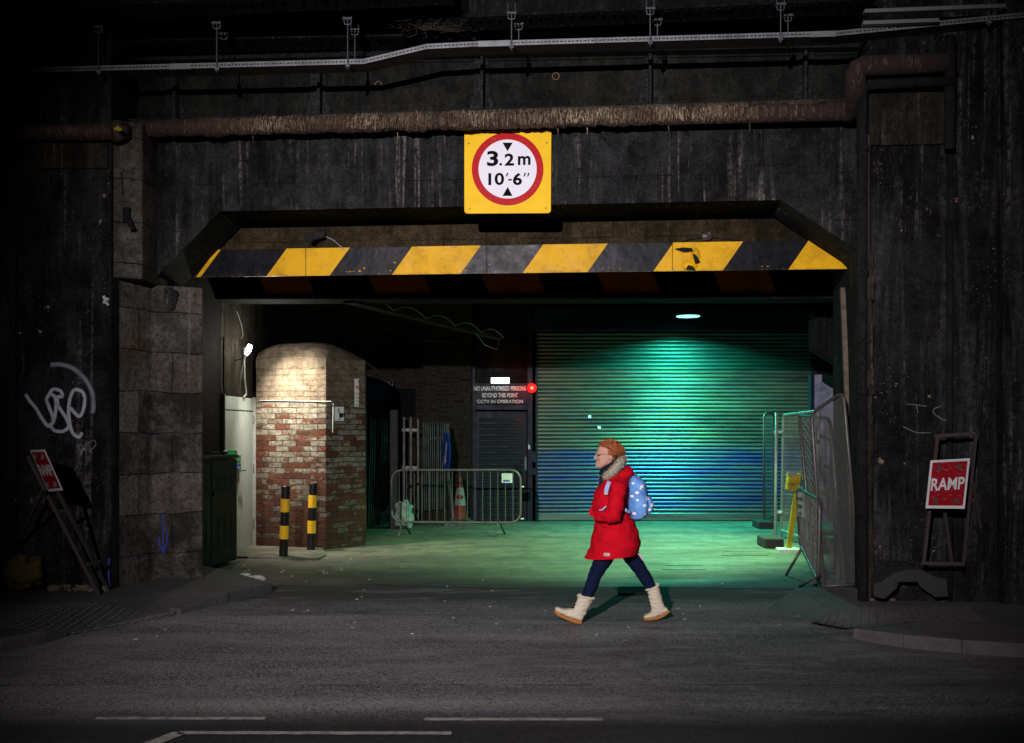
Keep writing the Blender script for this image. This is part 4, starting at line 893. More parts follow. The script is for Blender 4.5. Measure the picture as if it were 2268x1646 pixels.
# ------------------------------------------------------------ palisade fencing, back left
def palisade(x0, x1, ytop0, ytop1, ybot0, ybot1, Ya, Yb, n, lean, lab, wpx=4.2, grp='palisade fence sections'):
    rt = thing('palisade_fence', lab, 'fence', W((x0+x1)/2, ybot1, (Ya+Yb)/2), grp)
    for i in range(n):
        f = i/(n-1.0); Y = Ya+(Yb-Ya)*f; xb = x0+(x1-x0)*f; xt = xb+lean+random.uniform(-1, 1)*1.0
        yt = ytop0+(ytop1-ytop0)*f; yb = ybot0+(ybot1-ybot0)*f; h = wpx/2*.8
        b_ = W(xb, yb, Y); t_ = W(xt, yt+6, Y); m_ = MB()
        u_ = (t_-b_)/10
        wd = wpx*Y/K/2
        for k in range(1):
            P0 = [b_+Vector((-wd, .02, 0)), b_+Vector((-wd*.3, -.015, 0)), b_+Vector((wd*.3, -.015, 0)), b_+Vector((wd, .02, 0))]
            P1 = [p+(t_-b_) for p in P0]; ap = t_+Vector((0, -.01+random.uniform(-.02, .02), .05))
            m_.add(P0+P1, [(0, 1, 5, 4), (1, 2, 6, 5), (2, 3, 7, 6)]); m_.add([P1[0], P1[1], P1[2], P1[3], t_+Vector((-.02, -.02, .06)), t_+Vector((0, -.03, .04)), t_+Vector((.02, -.02, .06))], [(0, 1, 4), (1, 2, 5), (2, 3, 6)])
        m_.build('pale', M['palgalv'], rt)
    m_ = MB()
    for fz in (.12, .8):
        m_.beam(W(x0-2, ybot0, Ya+.04).lerp(W(x0+lean, ytop0, Ya+.04), fz), W(x1+2, ybot1, Yb+.04).lerp(W(x1+lean, ytop1, Yb+.04), fz), .03, .05)
    m_.build('rail', M['palgalv'], rt); return rt
palisade(815, 862, 925, 928, 1166, 1160, 16.9, 17.6, 10, 5, 'palisade fence panel with leaning pales, beside the brick block', 4.6)
palisade(936, 984, 930, 931, 1131, 1128, 17.9, 18.0, 12, 1, 'palisade gate panel with close pales, left of the blue sign', 3.6)
rt = thing('palisade_gate_posts', 'three dark upright fence posts between the two palisade panels', 'fence posts', W(905, 1160, 17.6))
for px in (879, 895, 910, 926):
    m_ = MB(); m_.beam(W(px, 1158, 17.7), W(px, 920+(px % 3)*4, 17.7), .035 if px > 880 else .05, .035, (0, 1, 0)); m_.build('post', M['palgalv'], rt)
m_ = MB(); m_.beam(W(877, 1035, 17.75), W(928, 1036, 17.75), .03, .05); m_.beam(W(877, 952, 17.75), W(928, 953, 17.75), .03, .05); m_.build('rail', M['galvd'], rt)
# dark blue door behind palisade + posts
rt = thing('blue_door', 'dark blue door with purple sheen behind the leaning palisade pales', 'door', W(840, 1150, 18.5))
m_ = MB(); m_.prism([W(815, 850, 18.52), W(866, 852, 18.52), W(866, 1150, 18.52), W(815, 1150, 18.52)], (0, .06, 0)); m_.build('leaf', m_paint('blue_door_paint', (.10, .09, .26), .35, .1, .4), rt)
m_ = MB(); m_.box(W(840, 848, 18.48), (.5, .12, .05)); m_.box(W(812, 1000, 18.48), (.05, .12, 2.6)); m_.box(W(869, 1000, 18.48), (.05, .12, 2.6)); m_.box(W(840, 903, 18.5), (.44, .03, .03)); m_.build('frame', M['navy'], rt)
m_ = MB(); m_.box(W(872, 1040, 17.2), (.14, .16, 2.05)); m_.build('gate_post', M['rubber'], label='square dark post at the right end of the leaning pales', cat='post')
# louvre panel
m_ = MB()
for i in range(13): m_.box(W(898, 862+i*5, 18.46), (.36, .06, .012), Matrix.Rotation(.5, 3, 'X'))
m_.build('louvre', M['iron'], label='dark louvre vent on the back wall above the fence posts', cat='vent')
# bag of rubbish
def sack(name, c0, r_, sc, mat, label, wr=.35, seg=56):
    m_ = MB(); m_.ball(c0, r_, seg, 36, sc, wr)
    for v in m_.v:
        v += Vector((0, 0, 1))*.02*mn.noise(v*9)+(v-Vector(c0)).normalized()*(.014*abs(mn.noise(v*22))-.010*abs(mn.noise(v*41))); v.x += .03*mn.noise(v*14+Vector((5, 5, 5))); v.z = max(v.z, c0[2]-r_*sc[2]*.9)
    return m_.build(name, M[mat], label=label, cat='sack', smooth=True)
p = G(893, 1172); sack('rubbish_bag', p+Vector((0, .1, .25)), .2, (.75, .7, 1.25), 'whitesack', 'crumpled pale rubbish sack behind the crowd barrier')
m_ = MB(); m_.ball(p+Vector((.07, -.05, .07)), .1, 14, 8, (1, .7, .75), .6); m_.build('torn_plastic', M['whitesack'], label='torn white plastic at the foot of the rubbish sack', cat='litter', smooth=False)
# blue arrow sign, almost edge on
rt = thing('arrow_sign', 'blue round arrow sign turned nearly edge on by the palisade gate', 'sign', W(989, 1150, 17.4))
cc = W(987.5, 1001, 17.4); rr = .34; nv = Vector((-.24, -.97, 0)); nv = Vector((-.965, -.26, 0)).normalized(); uu = Vector((-nv.y, nv.x, 0))
m_ = MB(); m_.prism([cc+uu*rr*math.cos(2*PI*k/32)+UZ*rr*math.sin(2*PI*k/32) for k in range(32)], -nv*.015); m_.build('disc', M['blue'], rt)
m_ = MB(); 
def dp_(a_, b_): return cc+nv*.004+uu*a_*rr+UZ*b_*rr
m_.prism([dp_(.1, .55), dp_(.35, .45), dp_(0, -.35), dp_(-.2, -.3)], -nv*.001); m_.prism([dp_(-.45, -.2), dp_(.2, -.45), dp_(-.3, -.7)], -nv*.001); m_.build('arrow', M['gplate'], rt)
m_ = MB(); m_.tube([cc+Vector((.04, .06, -.45)), cc+Vector((.12, .1, -1.17))], .03, 8); m_.tube([cc+Vector((.04, .06, -.45)), cc+Vector((.02, .06, .5))], .03, 8); m_.build('pole', M['galvd'], rt)
# cone on slabs
cb = G(1019, 1151.5, .0); cb = W(1019, 1152, 17.6); cb.z = .09
m_ = MB(); m_.box(cb+Vector((-.02, 0, -.06)), (.52, .4, .05)); m_.box(cb+Vector((.04, 0, -.03)), (.38, .34, .05), Matrix.Rotation(.2, 3, 'Z')); m_.build('paving_slab', M['kerb'], label='stacked loose slabs under the traffic cone', cat='slab', bevel=.01)
rt = thing('traffic_cone', 'orange and white traffic cone behind the crowd barrier', 'cone', cb+Vector((0, 0, -.0)))
def coner(z): return .14-(.14-.03)*z/.78
for z0, z1, mt, nm in ((.04, .27, 'cone', 'cone_body'), (.27, .58, 'conew', 'sleeve'), (.58, .78, 'cone', 'cone_body')):
    m_ = MB(); m_.lathe(cb, [(coner(z0)+(.003 if mt == 'conew' else 0), z0), (coner(z1)+(.003 if mt == 'conew' else 0), z1)], 20); m_.build(nm, M[mt], rt, smooth=False)
m_ = MB(); m_.box(cb+Vector((0, 0, .022)), (.36, .36, .035)); m_.build('base', M['rubber'], rt, bevel=.01)
m_ = MB(); m_.ball(cb+Vector((0, -.1, .42)), 1, 10, 6, (.05, .02, .035), .5); m_.build('scuff', M['cone'], rt)

# ------------------------------------------------------------ crowd barriers
def rrect(P00, P10, P11, P01, r_, n=5):
    """rounded loop through 4 corners"""
    P = [P00, P10, P11, P01]; out = []
    for i in range(4):
        p = P[i]; a_ = P[i-1]; b_ = P[(i+1) % 4]; u_ = (a_-p).normalized()*r_; v_ = (b_-p).normalized()*r_
        for k in range(n+1):
            t_ = k/n; out.append((p+u_)*(1-t_)**2+p*2*t_*(1-t_)+(p+v_)*t_**2)
    return out
def crowd_barrier(BL, BR, TR, TL, nb, label, rad=.17, feet=(), mat='galvd', tr=.019, skip=None):
    rt = thing('crowd_barrier', label, 'barrier', (BL+BR)/2-Vector((0, 0, (BL.z+BR.z)/2)), 'crowd barriers')
    lp = rrect(BL, BR, TR, TL, rad); m_ = MB(); m_.tube(lp+[lp[0]], tr, 10); m_.build('frame', M[mat], rt, smooth=True)
    for i in range(1, nb):
        f = i/nb; m_ = MB(); m_.tube([BL.lerp(BR, f), TL.lerp(TR, f)], .006, 6); m_.build('bar', M['wire'], rt)
    for pts in feet:
        m_ = MB(); m_.tube(pts, .016, 8); m_.build('foot', M[mat], rt, smooth=True)
    return rt
Yb = 15.9
BLp, BRp, TRp, TLp = W(867, 1156, Yb), W(1153, 1158, Yb), W(1153, 1041, Yb), W(867, 1041, Yb)
def ft(px, Y0, sp=5, h=1157):
    t_ = W(px, h, Y0); a_ = W(px-sp*1.2, 1187, Y0); a_.z = 0.01; b_ = Vector((t_.x+.09, Y0+.22, .01)); a_.y -= .22; a_.x = t_.x-.05
    return [a_, t_+Vector((-.02, 0, 0)), t_+Vector((.02, 0, 0)), b_]
cb_ = crowd_barrier(BLp, BRp, TRp, TLp, 17, 'wide steel crowd barrier standing in front of the palisade fences', .19, [ft(893, Yb), ft(1105, Yb)])
m_ = MB(); m_.box(W(1123, 1059, Yb-.03), (.17, .006, .15)); pl_ = m_.build('tag_plate', M['gplate'], cb_); m_ = MB(); m_.box(W(1122, 1065, Yb-.035), (.10, .004, .03)); m_.build('tag_stripe', M['bluetag'], pl_)
for yy in (1078, 1149):
    m_ = MB(); m_.box(W(1157, yy, Yb), (.05, .02, .02)); m_.build('hook', M['gplate'], cb_)

# ------------------------------------------------------------ security door + sign panel
YG = 18.35
rt = thing('security_gate', 'dark navy slatted security door under the no unauthorised persons notice', 'gate', W(1110, 1160, YG))
def fr(px0, py0, px1, py1, Y=YG, th=.06): m_ = MB(); m_.prism([W(px0, py0, Y), W(px1, py0, Y), W(px1, py1, Y), W(px0, py1, Y)], (0, th, 0)); return m_
fr(1044, 640, 1188, 1160, YG+.12, .05).build('backing', M['dark'], rt)
for i, (a_, b_, c0, d_) in enumerate(((1044, 780, 1053, 1158), (1168, 690, 1187, 1158), (1053, 896, 1168, 908))): fr(a_, b_, c0, d_, YG-.03, .14).build('frame', M['navy'], rt, bevel=.006)
dr = fr(1053, 912, 1166, 1153, YG+.02, .05); dr = dr.build('door_leaf', M['navy'], rt)
sl = MB(); n = 17
for i in range(n):
    y0 = 924+i*(1146-924)/n; h = (1146-924)/n
    P = [W(1061, y0+h*.15, YG-.0), W(1157, y0+h*.15, YG-.0), W(1157, y0+h*.75, YG-.035), W(1061, y0+h*.75, YG-.035)]; sl.prism(P, (0, .015, .0))
sl.build('slats', M['navyl'], dr)
m_ = MB(); m_.tube([W(1164, 1013, YG-.0), W(1164, 1013, YG-.08), W(1164, 1040, YG-.08), W(1164, 1040, YG)], .016, 8); m_.build('handle', M['galv'], dr)
m_ = MB(); m_.box(W(1180, 1044, YG-.06), (.14, .08, .12)); m_.build('lock_box', M['navy'], rt); m_ = MB(); m_.box(W(1181, 1012, YG-.06), (.1, .07, .2)); m_.build('lock_box', M['navy'], rt)
m_ = MB(); m_.prism([W(1170, 983, YG-.035), W(1174, 988, YG-.035), W(1174, 995, YG-.035), W(1170, 995, YG-.035)], (0, .003, 0)); m_.build('sticker', M['gplate'], rt)
np_ = fr(1046, 849, 1169, 895, YG-.05, .04).build('notice_panel', M['navy'], rt)
for tx, yy, wd, ht in (('NO UNAUTHORISED PERSONS', 865.5, 115, 10), ('BEYOND THIS POINT', 880.5, 79, 10), ('CCTV IN OPERATION', 893, 101, 7.5)):
    put_text('lettering', tx, W(1107.5, yy, YG-.054), (1, 0, 0), UZ, (0, -1, 0), ht*YG/K, wd*YG/K, M['text'], np_, .03 if ht > 8 else .02)
fr(1053, 760, 1168, 850, YG+.06, .03).build('upper_slats', M['dark'], rt)
# bulkhead light and red light
c0 = W(1108, 843, YG-.09)
rt = thing('bulkhead_light', 'small white rectangular bulkhead light above the notice panel', 'lamp', c0)
m_ = MB(); m_.box(c0, (.335, .05, .105)); m_.build('diffuser', M['ebox'], rt, bevel=.01); m_ = MB(); m_.box(c0+Vector((0, .04, 0)), (.35, .04, .125)); m_.build('housing', M['lampshell'], rt)
c0 = W(1178, 859.5, YG-.12)
rt = thing('red_signal_light', 'glowing round red light between the notice panel and the roller shutter', 'lamp', c0)
m_ = MB(); m_.ball(c0, .088, 20, 10, (1, .5, 1)); m_.build('lens', M['er'], rt, smooth=True); m_ = MB(); m_.ball(c0+Vector((0, -.034, 0)), .032, 16, 8, (1, .5, 1)); m_.build('core', M['erc'], rt, smooth=True)  # lens made oversized and red to stand for the halo round the core
m_ = MB(); m_.tube([c0+Vector((0, .02, 0)), c0+Vector((0, .1, 0))], .085, 18); m_.build('housing', M['lampshell'], rt)
lamp('red_light_lamp', 'POINT', c0+Vector((-.12, -.2, 0)), 7.0, (1, .02, .02), shadow_soft_size=.05)

# ------------------------------------------------------------ roller shutter
YS = 18.4
rt = thing('roller_shutter', 'large closed roller shutter sprayed green and blue, lit by the green lamp', 'roller shutter', W(1490, 1155, YS))
xl = W(1188, 900, YS).x; xr = W(1797, 900, YS).x; z0 = .10; z1 = CH+(HZ-735)/K*YS; n = 48; ph = (z1-z0)/n
prof = [(0, .0), (.12, -.012), (.35, -.024), (.6, -.022), (.82, -.010), (.9, .004)]
pts = []
for i in range(n):
    for (f, d) in prof: pts.append((z0+(i+f)*ph, YS+d))
m_ = MB(); vs = []
for (z, y) in pts: vs += [Vector((xl, y, z)), Vector((xr, y, z))]
m_.add(vs, [(2*i, 2*i+1, 2*i+3, 2*i+2) for i in range(len(pts)-1)]); m_.build('curtain', M['shutter'], rt)
m_ = MB(); m_.box(((xl+xr)/2, YS-.0, .075), (xr-xl, .05, .11)); m_.build('bottom_rail', M['shutter'], rt)
m_ = MB(); m_.box(((xl+xr)/2, YS+.06, .02), (xr-xl, .05, .03)); m_.build('threshold', M['iron'], rt)
for x in (xl-.03, xr+.04): m_ = MB(); m_.box((x, YS-.02, 1.75), (.09, .12, 3.5)); m_.build('guide_rail', M['navy'], rt)
m_ = MB(); m_.box(((xl+xr)/2, YS-.10, z1+.2), (xr-xl+.1, .34, .40)); m_.build('hood', M['navy'], rt, bevel=.02)
for (px, py) in ((1306, 923), (1327, 947)):
    m_ = MB(); m_.box(W(px, py, YS-.032), (.055, .004, .055)); m_.build('sticker', M['ebox2'], rt)
# dome lamps
def dome_lamp(c0, lab):
    rt = thing('dome_lamp', lab, 'lamp', c0, 'green dome lamps under the ceiling')
    m_ = MB(); m_.lathe(c0, [(.225, 0), (.23, .012), (.2, .06), (.12, .12), (.05, .16), (.04, .22)], 28); m_.build('shade', M['lampshell'], rt, smooth=False)
    m_ = MB(); m_.lathe(c0+Vector((0, 0, -.012)), [(.20, 0), (.20, .008)], 28); m_.build('glass', M['eg'], rt)
    m_ = MB(); m_.tube([c0+Vector((0, 0, .2)), (c0.x, c0.y, 4.36)], .012, 6); m_.build('stem', M['lampshell'], rt)
    return rt
c0 = W(1524, 700, 17.35); dome_lamp(c0, 'lit green dome lamp hanging in front of the roller shutter')
lamp('dome_lamp_light', 'AREA', c0+Vector((0, 0, -.03)), 270, (.04, 1.0, .76), shape='DISK', size=.38, spread=R(150))
lamp('dome_lamp_spread', 'SPOT', c0+Vector((0, -.02, -.05)), 500, (.10, 1.0, .56), aim=(c0.x, c0.y+.6, 0), spot_size=R(96), spot_blend=1.0, shadow_soft_size=.08)
c1 = Vector((2.9, 14.3, 3.85)); dome_lamp(c1, 'green dome lamp over the middle of the underpass floor')
lamp('dome_lamp_light_middle', 'SPOT', c1+Vector((0, 0, -.05)), 2700, (.42, 1.0, .40), aim=(1.7, 14.5, 0), spot_size=R(92), spot_blend=.55, shadow_soft_size=.18)
# trunking and cables under the ceiling
rt = thing('lighting_trunking', 'long rusty lighting trunking hanging under the ceiling left of the shutter', 'trunking', W(940, 700, 14.5))
a_ = W(772, 667, 12.75); b_ = W(1105, 749, 17.4); m_ = MB(); m_.beam(a_, b_, .16, .05); m_.build('channel', M['capblock'], rt)
m_ = MB(); L = []
for i in range(41):
    f = i/40; p = a_.lerp(b_, f); L.append(p+Vector((.09, 0, .05+.10*abs(math.sin(f*PI*5))-.05)))
m_.tube(L, .007, 5); m_.tube([a_.lerp(b_, .78)+Vector((0, 0, .03)), a_.lerp(b_, .86)+Vector((.03, 0, -.18)), a_.lerp(b_, .95)+Vector((.06, 0, -.22)), b_+Vector((.02, 0, .03))], .008, 5); m_.build('loose_cable', M['cablew'], rt)
m_ = MB(); m_.tube([W(880, 735, 17.5), W(930, 755, 17.6), W(1000, 757, 18.0), W(1044, 757, 18.1)], .012, 6); m_.tube([W(850, 750, 17.5), W(870, 748, 17.5), W(880, 735, 17.5)], .012, 6); m_.build('cable', M['cable'], label='dark cable strung along the back wall below the trunking', cat='cable')

# ------------------------------------------------------------ right hand fences
def tubes(m_, pts, r_): m_.tube(pts, r_, 8)
def heras(BL, BR, TR, TL, label, nv=34, nh=7, mat='galvd', rad=.08, wire='wire', tr=.021):
    rt = thing('mesh_fence_panel', label, 'fence', Vector(((BL.x+BR.x)/2, (BL.y+BR.y)/2, 0)), 'mesh fence panels on the right')
    U = lambda f, g_: (BL.lerp(BR, f)).lerp(TL.lerp(TR, f), g_)
    top = [BL]; up = (TL-BL).normalized()*rad; acr = (TR-TL).normalized()*rad
    top += [TL-up, TL-up*.3+acr*.3, TL+acr, TR-acr, TR-acr*.3-(TR-BR).normalized()*rad*.3, TR-(TR-BR).normalized()*rad, BR]
    m_ = MB(); m_.tube(top, tr, 8); m_.tube([U(0, .06), U(1, .06)], tr*.8, 8); m_.build('frame', M[mat], rt, smooth=True)
    m_ = MB()
    for i in range(1, nv): m_.tube([U(i/nv, .06), U(i/nv, .985)], .0021, 3, cap=False)
    for j in range(1, nh): m_.tube([U(0, .06+j*.92/nh), U(1, .06+j*.92/nh)], .0022, 3, cap=False)
    m_.build('wire_mesh', M[wire], rt); return rt
def block(c0, sx, sy, h, label):
    m_ = MB(); m_.box(Vector(c0)+Vector((0, 0, h/2)), (sx, sy, h)); m_.build('rubber_block', M['rubber'], label=label, cat='rubber block', bevel=.02, group='rubber blocks under the fences')
pA = G(1693, 1163); pB = G(1713, 1160)
heras(G(1693, 1165), G(1716, 1158), W(1713, 915, 17.6), W(1692, 915, 17.4), 'narrow dark mesh fence panel nearest the roller shutter', 14)
block(G(1698, 1172)+Vector((0, .2, 0)), .28, .5, .13, 'rubber foot under the fence panel nearest the shutter')
P1 = G(1722, 1192); 
M['pale'] = m_paint('pale_fence_tube', (.36, .40, .36), .45, .4, .4)
heras(G(1730, 1190), G(1812, 1222), W(1812, 910, 13.6), W(1735, 919, 15.6), 'pale mesh fence panel lit green beside the yellow post', 44, 6, 'pale', wire='pale')
m_ = MB(); m_.tube([G(1717, 1196), W(1720, 914, 15.3)], .024, 10); rt = m_.build('fence_post', M['pale'], label='pale upright tube left of the green lit mesh panel', cat='post', smooth=True)
for yy in (957, 1134):
    m_ = MB(); m_.box(W(1723, yy, 15.35), (.11, .05, .04)); m_.build('clamp', M['gplate'], rt)
block(G(1716, 1216)+Vector((0, .25, 0)), .27, .5, .15, 'rubber foot under the pale upright tube')
heras(G(1806, 1298), G(1872, 1315), W(1838, 928, 10.9), W(1770, 920, 12.1), 'inner leaning mesh fence panel on the right', 40, 7)
heras(G(1826, 1324), G(1907, 1322), W(1868, 867, 10.3), W(1797, 916, 10.75), 'large leaning mesh fence panel against the black downpipe', 46, 7, tr=.02)
m_ = MB(); m_.tube([G(1818, 1290)+Vector((0, 0, .1)), G(1850, 1292)+Vector((0, 0, .12)), G(1903, 1306)+Vector((0, 0, .12))], .03, 8); m_.build('scaffold_tube', M['galvd'], label='steel tube lying low behind the large leaning fence panel', cat='tube', smooth=True)
m_ = MB(); m_.beam(W(1866, 638, 10.75), Vector((G(1899, 1318).x, 10.35, .02)), .05, .04, (0, 1, 0)); m_.build('timber_post', M['timber'], label='tall grey timber leaning beside the black downpipe', cat='timber', bevel=.003)
# yellow post with box
rt = thing('yellow_marker_post', 'leaning yellow post with a square yellow lamp box', 'post', G(1746, 1222))
q = W(1770, 1052, 13.9); p0 = G(1746, 1222); m_ = MB(); m_.beam(p0+Vector((0, 0, .02)), q, .07, .04, (0, 1, 0)); m_.build('post', M['barry'], rt)
m_ = MB(); m_.box(W(1757, 1067, 13.85), (.18, .14, .26), Matrix.Rotation(.12, 3, 'Y')); bx_ = m_.build('lamp_box', M['barry'], rt, bevel=.02); m_ = MB(); m_.box(W(1755, 1050, 13.77), (.13, .012, .06)); m_.build('label_plate', M['conew'], bx_)
m_ = MB(); m_.box(W(1755, 1072, 13.77), (.16, .01, .008)); m_.build('red_line', M['redtext'], bx_)
m_ = MB(); m_.box(p0+Vector((0, 0, .025)), (.30, .22, .05)); m_.build('base', M['gplate'], rt, bevel=.012)
# yellow tape
m_ = MB(); pts = [(1797, 1088, 12.2), (1830, 1100, 11.6), (1860, 1105, 11.2), (1905, 1125, 10.8)]
for (a_, b_) in zip(pts[:-1], pts[1:]):
    A_ = W(*a_); B_ = W(*b_); m_.add([A_, B_, B_+Vector((0, 0, .06)), A_+Vector((0, 0, .06)), A_+Vector((0, .003, 0)), B_+Vector((0, .003, 0)), B_+Vector((0, .003, .06)), A_+Vector((0, .003, .06))], [(0, 1, 2, 3), (4, 5, 6, 7)])
m_.build('warning_tape', M['barry'], label='yellow warning tape strung behind the leaning fence panels', cat='tape')
for i, (px, py, Y, w2, z2) in enumerate(((1850, 1200, 12.4, .6, .05), (1850, 1180, 12.6, .5, .04), (1862, 1218, 12.1, .55, .05))):
    m_ = MB(); m_.box(W(px, py, Y), (w2, .3, z2), Matrix.Rotation(.1*i, 3, 'Z')); m_.build('stacked_plank', M['pale'] if i < 1 else M['timber'], label=('topmost pale plank', 'middle grey plank', 'lowest grey plank')[[1, 0, 2][i]].replace('topmost pale', 'middle pale').replace('middle grey', 'topmost grey')+' of the pile behind the leaning mesh panels', cat='plank', group='planks piled behind the fence')
# pedestrian barrier with footpath sign
BLq = G(1772, 1226); BLq = W(1772, 1205, 11.45); BRq = W(1812, 1287, 10.25); TRq = W(1816, 1108, 10.25); TLq = W(1766, 1078, 11.45)
cb2 = crowd_barrier(BLq, BRq, TRq, TLq, 15, 'narrow grey pedestrian barrier with the footpath closed sign', .14,
    [[G(1741, 1276)+Vector((0, 0, .01)), BLq.lerp(BRq, .12), G(1790, 1262)+Vector((.1, .2, .01))], [G(1771, 1302)+Vector((0, 0, .01)), BLq.lerp(BRq, .9), G(1846, 1308)+Vector((0, .0, .01))]])
# footpath sign: turned plate, its far part hidden by perspective
A_ = W(1767, 1090, 11.38); B_ = W(1782, 1093, 11.05); D_ = W(1767, 1143, 11.38); E_ = W(1782, 1147, 11.05)
rt = thing('footpath_sign', 'white footpath closed ahead sign fixed on the narrow grey barrier', 'sign', E_)
m_ = MB(); wdir = (B_-A_).normalized(); m_.prism([A_, B_, E_, D_], (0, .01, 0)); m_.build('plate', M['gplate'], rt)
nn_ = Vector((-.02, -.012, 0))
for tx, yy in (('PATH', 1109), ('SED', 1125.5), ('AD', 1141)):
    put_text('lettering', tx, W(1774.5, yy, 11.2)+nn_, wdir, UZ, (0, -1, 0), .042, (B_-A_).length*(.8 if len(tx) > 3 else .6 if len(tx) > 2 else .4), M['black'], rt, .03)
# lavender hoarding
rt = thing('steel_hoarding', 'pale lavender steel hoarding beyond the leaning timber, right of the shutter', 'hoarding', W(1850, 1150, 16.4))
m_ = MB(); m_.prism([W(1803, 830, 16.4), W(1985, 828, 16.4), W(1985, 1155, 16.4), W(1803, 1155, 16.4)], (0, .05, 0)); m_.build('panel', M['lav'], rt)
m_ = MB(); m_.prism([W(1796, 829, 16.3), W(1803, 829, 16.3), W(1803, 1155, 16.3), W(1796, 1155, 16.3)], (0, .15, 0)); m_.build('edge_post', M['navy'], rt)
m_ = MB(); m_.prism([W(1805, 690, 13.3), W(1920, 690, 13.3), W(1920, 845, 13.3), W(1805, 772, 13.3)], (0, .3, 0)); m_.build('rear_haunch', M['dark'], label='dark sloping haunch of the rear beam at the upper right', cat='haunch')

# ------------------------------------------------------------ left RAMP sign
def ramp_sign(corn, legs, braces, label, tx_off, bolts=True, legr=.032):
    rt = thing('ramp_sign', label, 'sign', Vector((sum(c.x for c in corn)/4, sum(c.y for c in corn)/4, .1)), 'RAMP signs on folding frames')
    TL_, TR_, BR_, BL_ = corn; ux = (TR_-TL_); uy = (TL_-BL_); n_ = ux.cross(uy).normalized(); n_ = n_ if n_.y < 0 else -n_
    def P(u_, v_, o=0): return BL_+ (BR_-BL_)*u_*(1-v_)+(TR_-TL_)*u_*v_+uy*v_+n_*o
    m_ = MB(); m_.prism([P(0, 0), P(1, 0), P(1, 1), P(0, 1)], -n_*.004); m_.build('plate', M['rampwhite'], rt)
    e = .055; loop = []
    for (cx_, cy_, a0) in ((1-e-.03, e+.03, -90), (1-e-.03, 1-e-.02, 0), (e+.03, 1-e-.02, 90), (e+.03, e+.03, 180)):
        for k in range(4): a = R(a0+k*30); loop.append(P(cx_+.03*math.cos(a), cy_+.025*math.sin(a), .002))
    m_ = MB(); m_.add(loop, [tuple(range(len(loop)))]); m_.build('red_face', M['rampred'], rt)
    put_text('lettering', 'RAMP', P(.5, .375, .004), ux.normalized(), uy.normalized(), n_, uy.length*.26, ux.length*.84, M['rampwhite'], rt, .02)
    for (u_, v_) in ((.23, .83), (.75, .83), (.23, .16), (.75, .16)):
        m_ = MB(); m_.box(P(u_, v_, .006), (.028, .012, .05), Matrix.Rotation(random.uniform(-.3, .3), 3, 'Y')); m_.build('bolt', M['galvd'], rt)
    for a_, b_ in legs:
        m_ = MB(); m_.beam(a_, b_, legr, legr*.8, (0, 1, 0)); m_.build('leg', M['rustleg'], rt)
    for a_, b_ in braces:
        m_ = MB(); m_.beam(a_, b_, .03, .02, (0, 1, 0)); m_.build('brace', M['rustleg'], rt)
    return rt
M['rustleg'] = m_paint('rusty_angle_steel', (.045, .042, .046), .6, .4, .8, (.06, .025, .012), 5, .3)
Yq = 9.35
corn = [W(66, 997, Yq+.22), W(98, 996, Yq-.15), W(138.5, 1086, Yq-.25), W(107, 1089, Yq+.12)]
def gz(px, py): return G(px, py, .1)
legs = [(W(62, 1010, Yq+.1), gz(219, 1318)), (W(128, 1088, Yq-.1), gz(240, 1308)), (W(96, 1082, Yq), gz(0, 1290)), (W(118, 1087, Yq+.2), gz(25, 1283))]
braces = [(W(125, 1133, 9.45), W(160, 1128, 9.6)), (W(194, 1250, 9.5), W(222, 1244, 9.7))]
ramp_sign(corn, legs, braces, 'faded RAMP sign on a folding steel frame against the left wall', 0)
# right RAMP sign
Yr = 9.0
corn = [W(2056, 1021, Yr), W(2148.5, 1015, Yr-.03), W(2136, 1126.5, Yr-.06), W(2050, 1125.5, Yr-.03)]
corn = [W(2061, 1020, Yr), W(2148.5, 1015, Yr-.03), W(2136.5, 1127, Yr-.08), W(2050, 1126, Yr-.05)]
legs = [(W(2161, 962, Yr+.1), gz(2126, 1328)), (W(2076, 968, Yr+.1), W(2045, 1250, Yr+.05)), (W(2155, 1070, Yr+.12), gz(2195, 1316)), (W(2090, 1120, Yr+.12), W(2108, 1250, Yr+.3))]
braces = [(W(2070, 966, Yr+.1), W(2160, 960, Yr+.1)), (W(2040, 1247, Yr+.05), W(2135, 1249, Yr+.05))]
ramp_sign(corn, legs, braces, 'bright red RAMP sign on a tall rusty frame against the right wall', 0, legr=.028)
# rubber foot leaning by the right wall
m_ = MB(); yb0 = 9.15
out = [(1935, 1322), (1936, 1293), (1952, 1289), (1985, 1268), (2010, 1262), (2040, 1262), (2078, 1280), (2098, 1283), (2102, 1322), (2072, 1324), (2038, 1300), (2034, 1290), (1990, 1290), (1988, 1302), (1960, 1328)]
m_.prism([W(x, y, yb0) for x, y in out], (.05, .22, 0)); m_.build('rubber_block', M['rubber'], label='grey rubber fence foot standing on edge by the right wall', cat='rubber block', bevel=.012)
sack('sandbag', gz(2130, 1306)+Vector((0, .15, .1)), .2, (1.0, .6, .55), 'sack', 'dull yellow sandbag behind the right RAMP sign frame')
sack('sandbag', gz(43, 1312)+Vector((-.02, .12, .17)), .2, (.98, .7, .95), 'sack', 'dull yellow sandbag on the foot of the left RAMP sign')
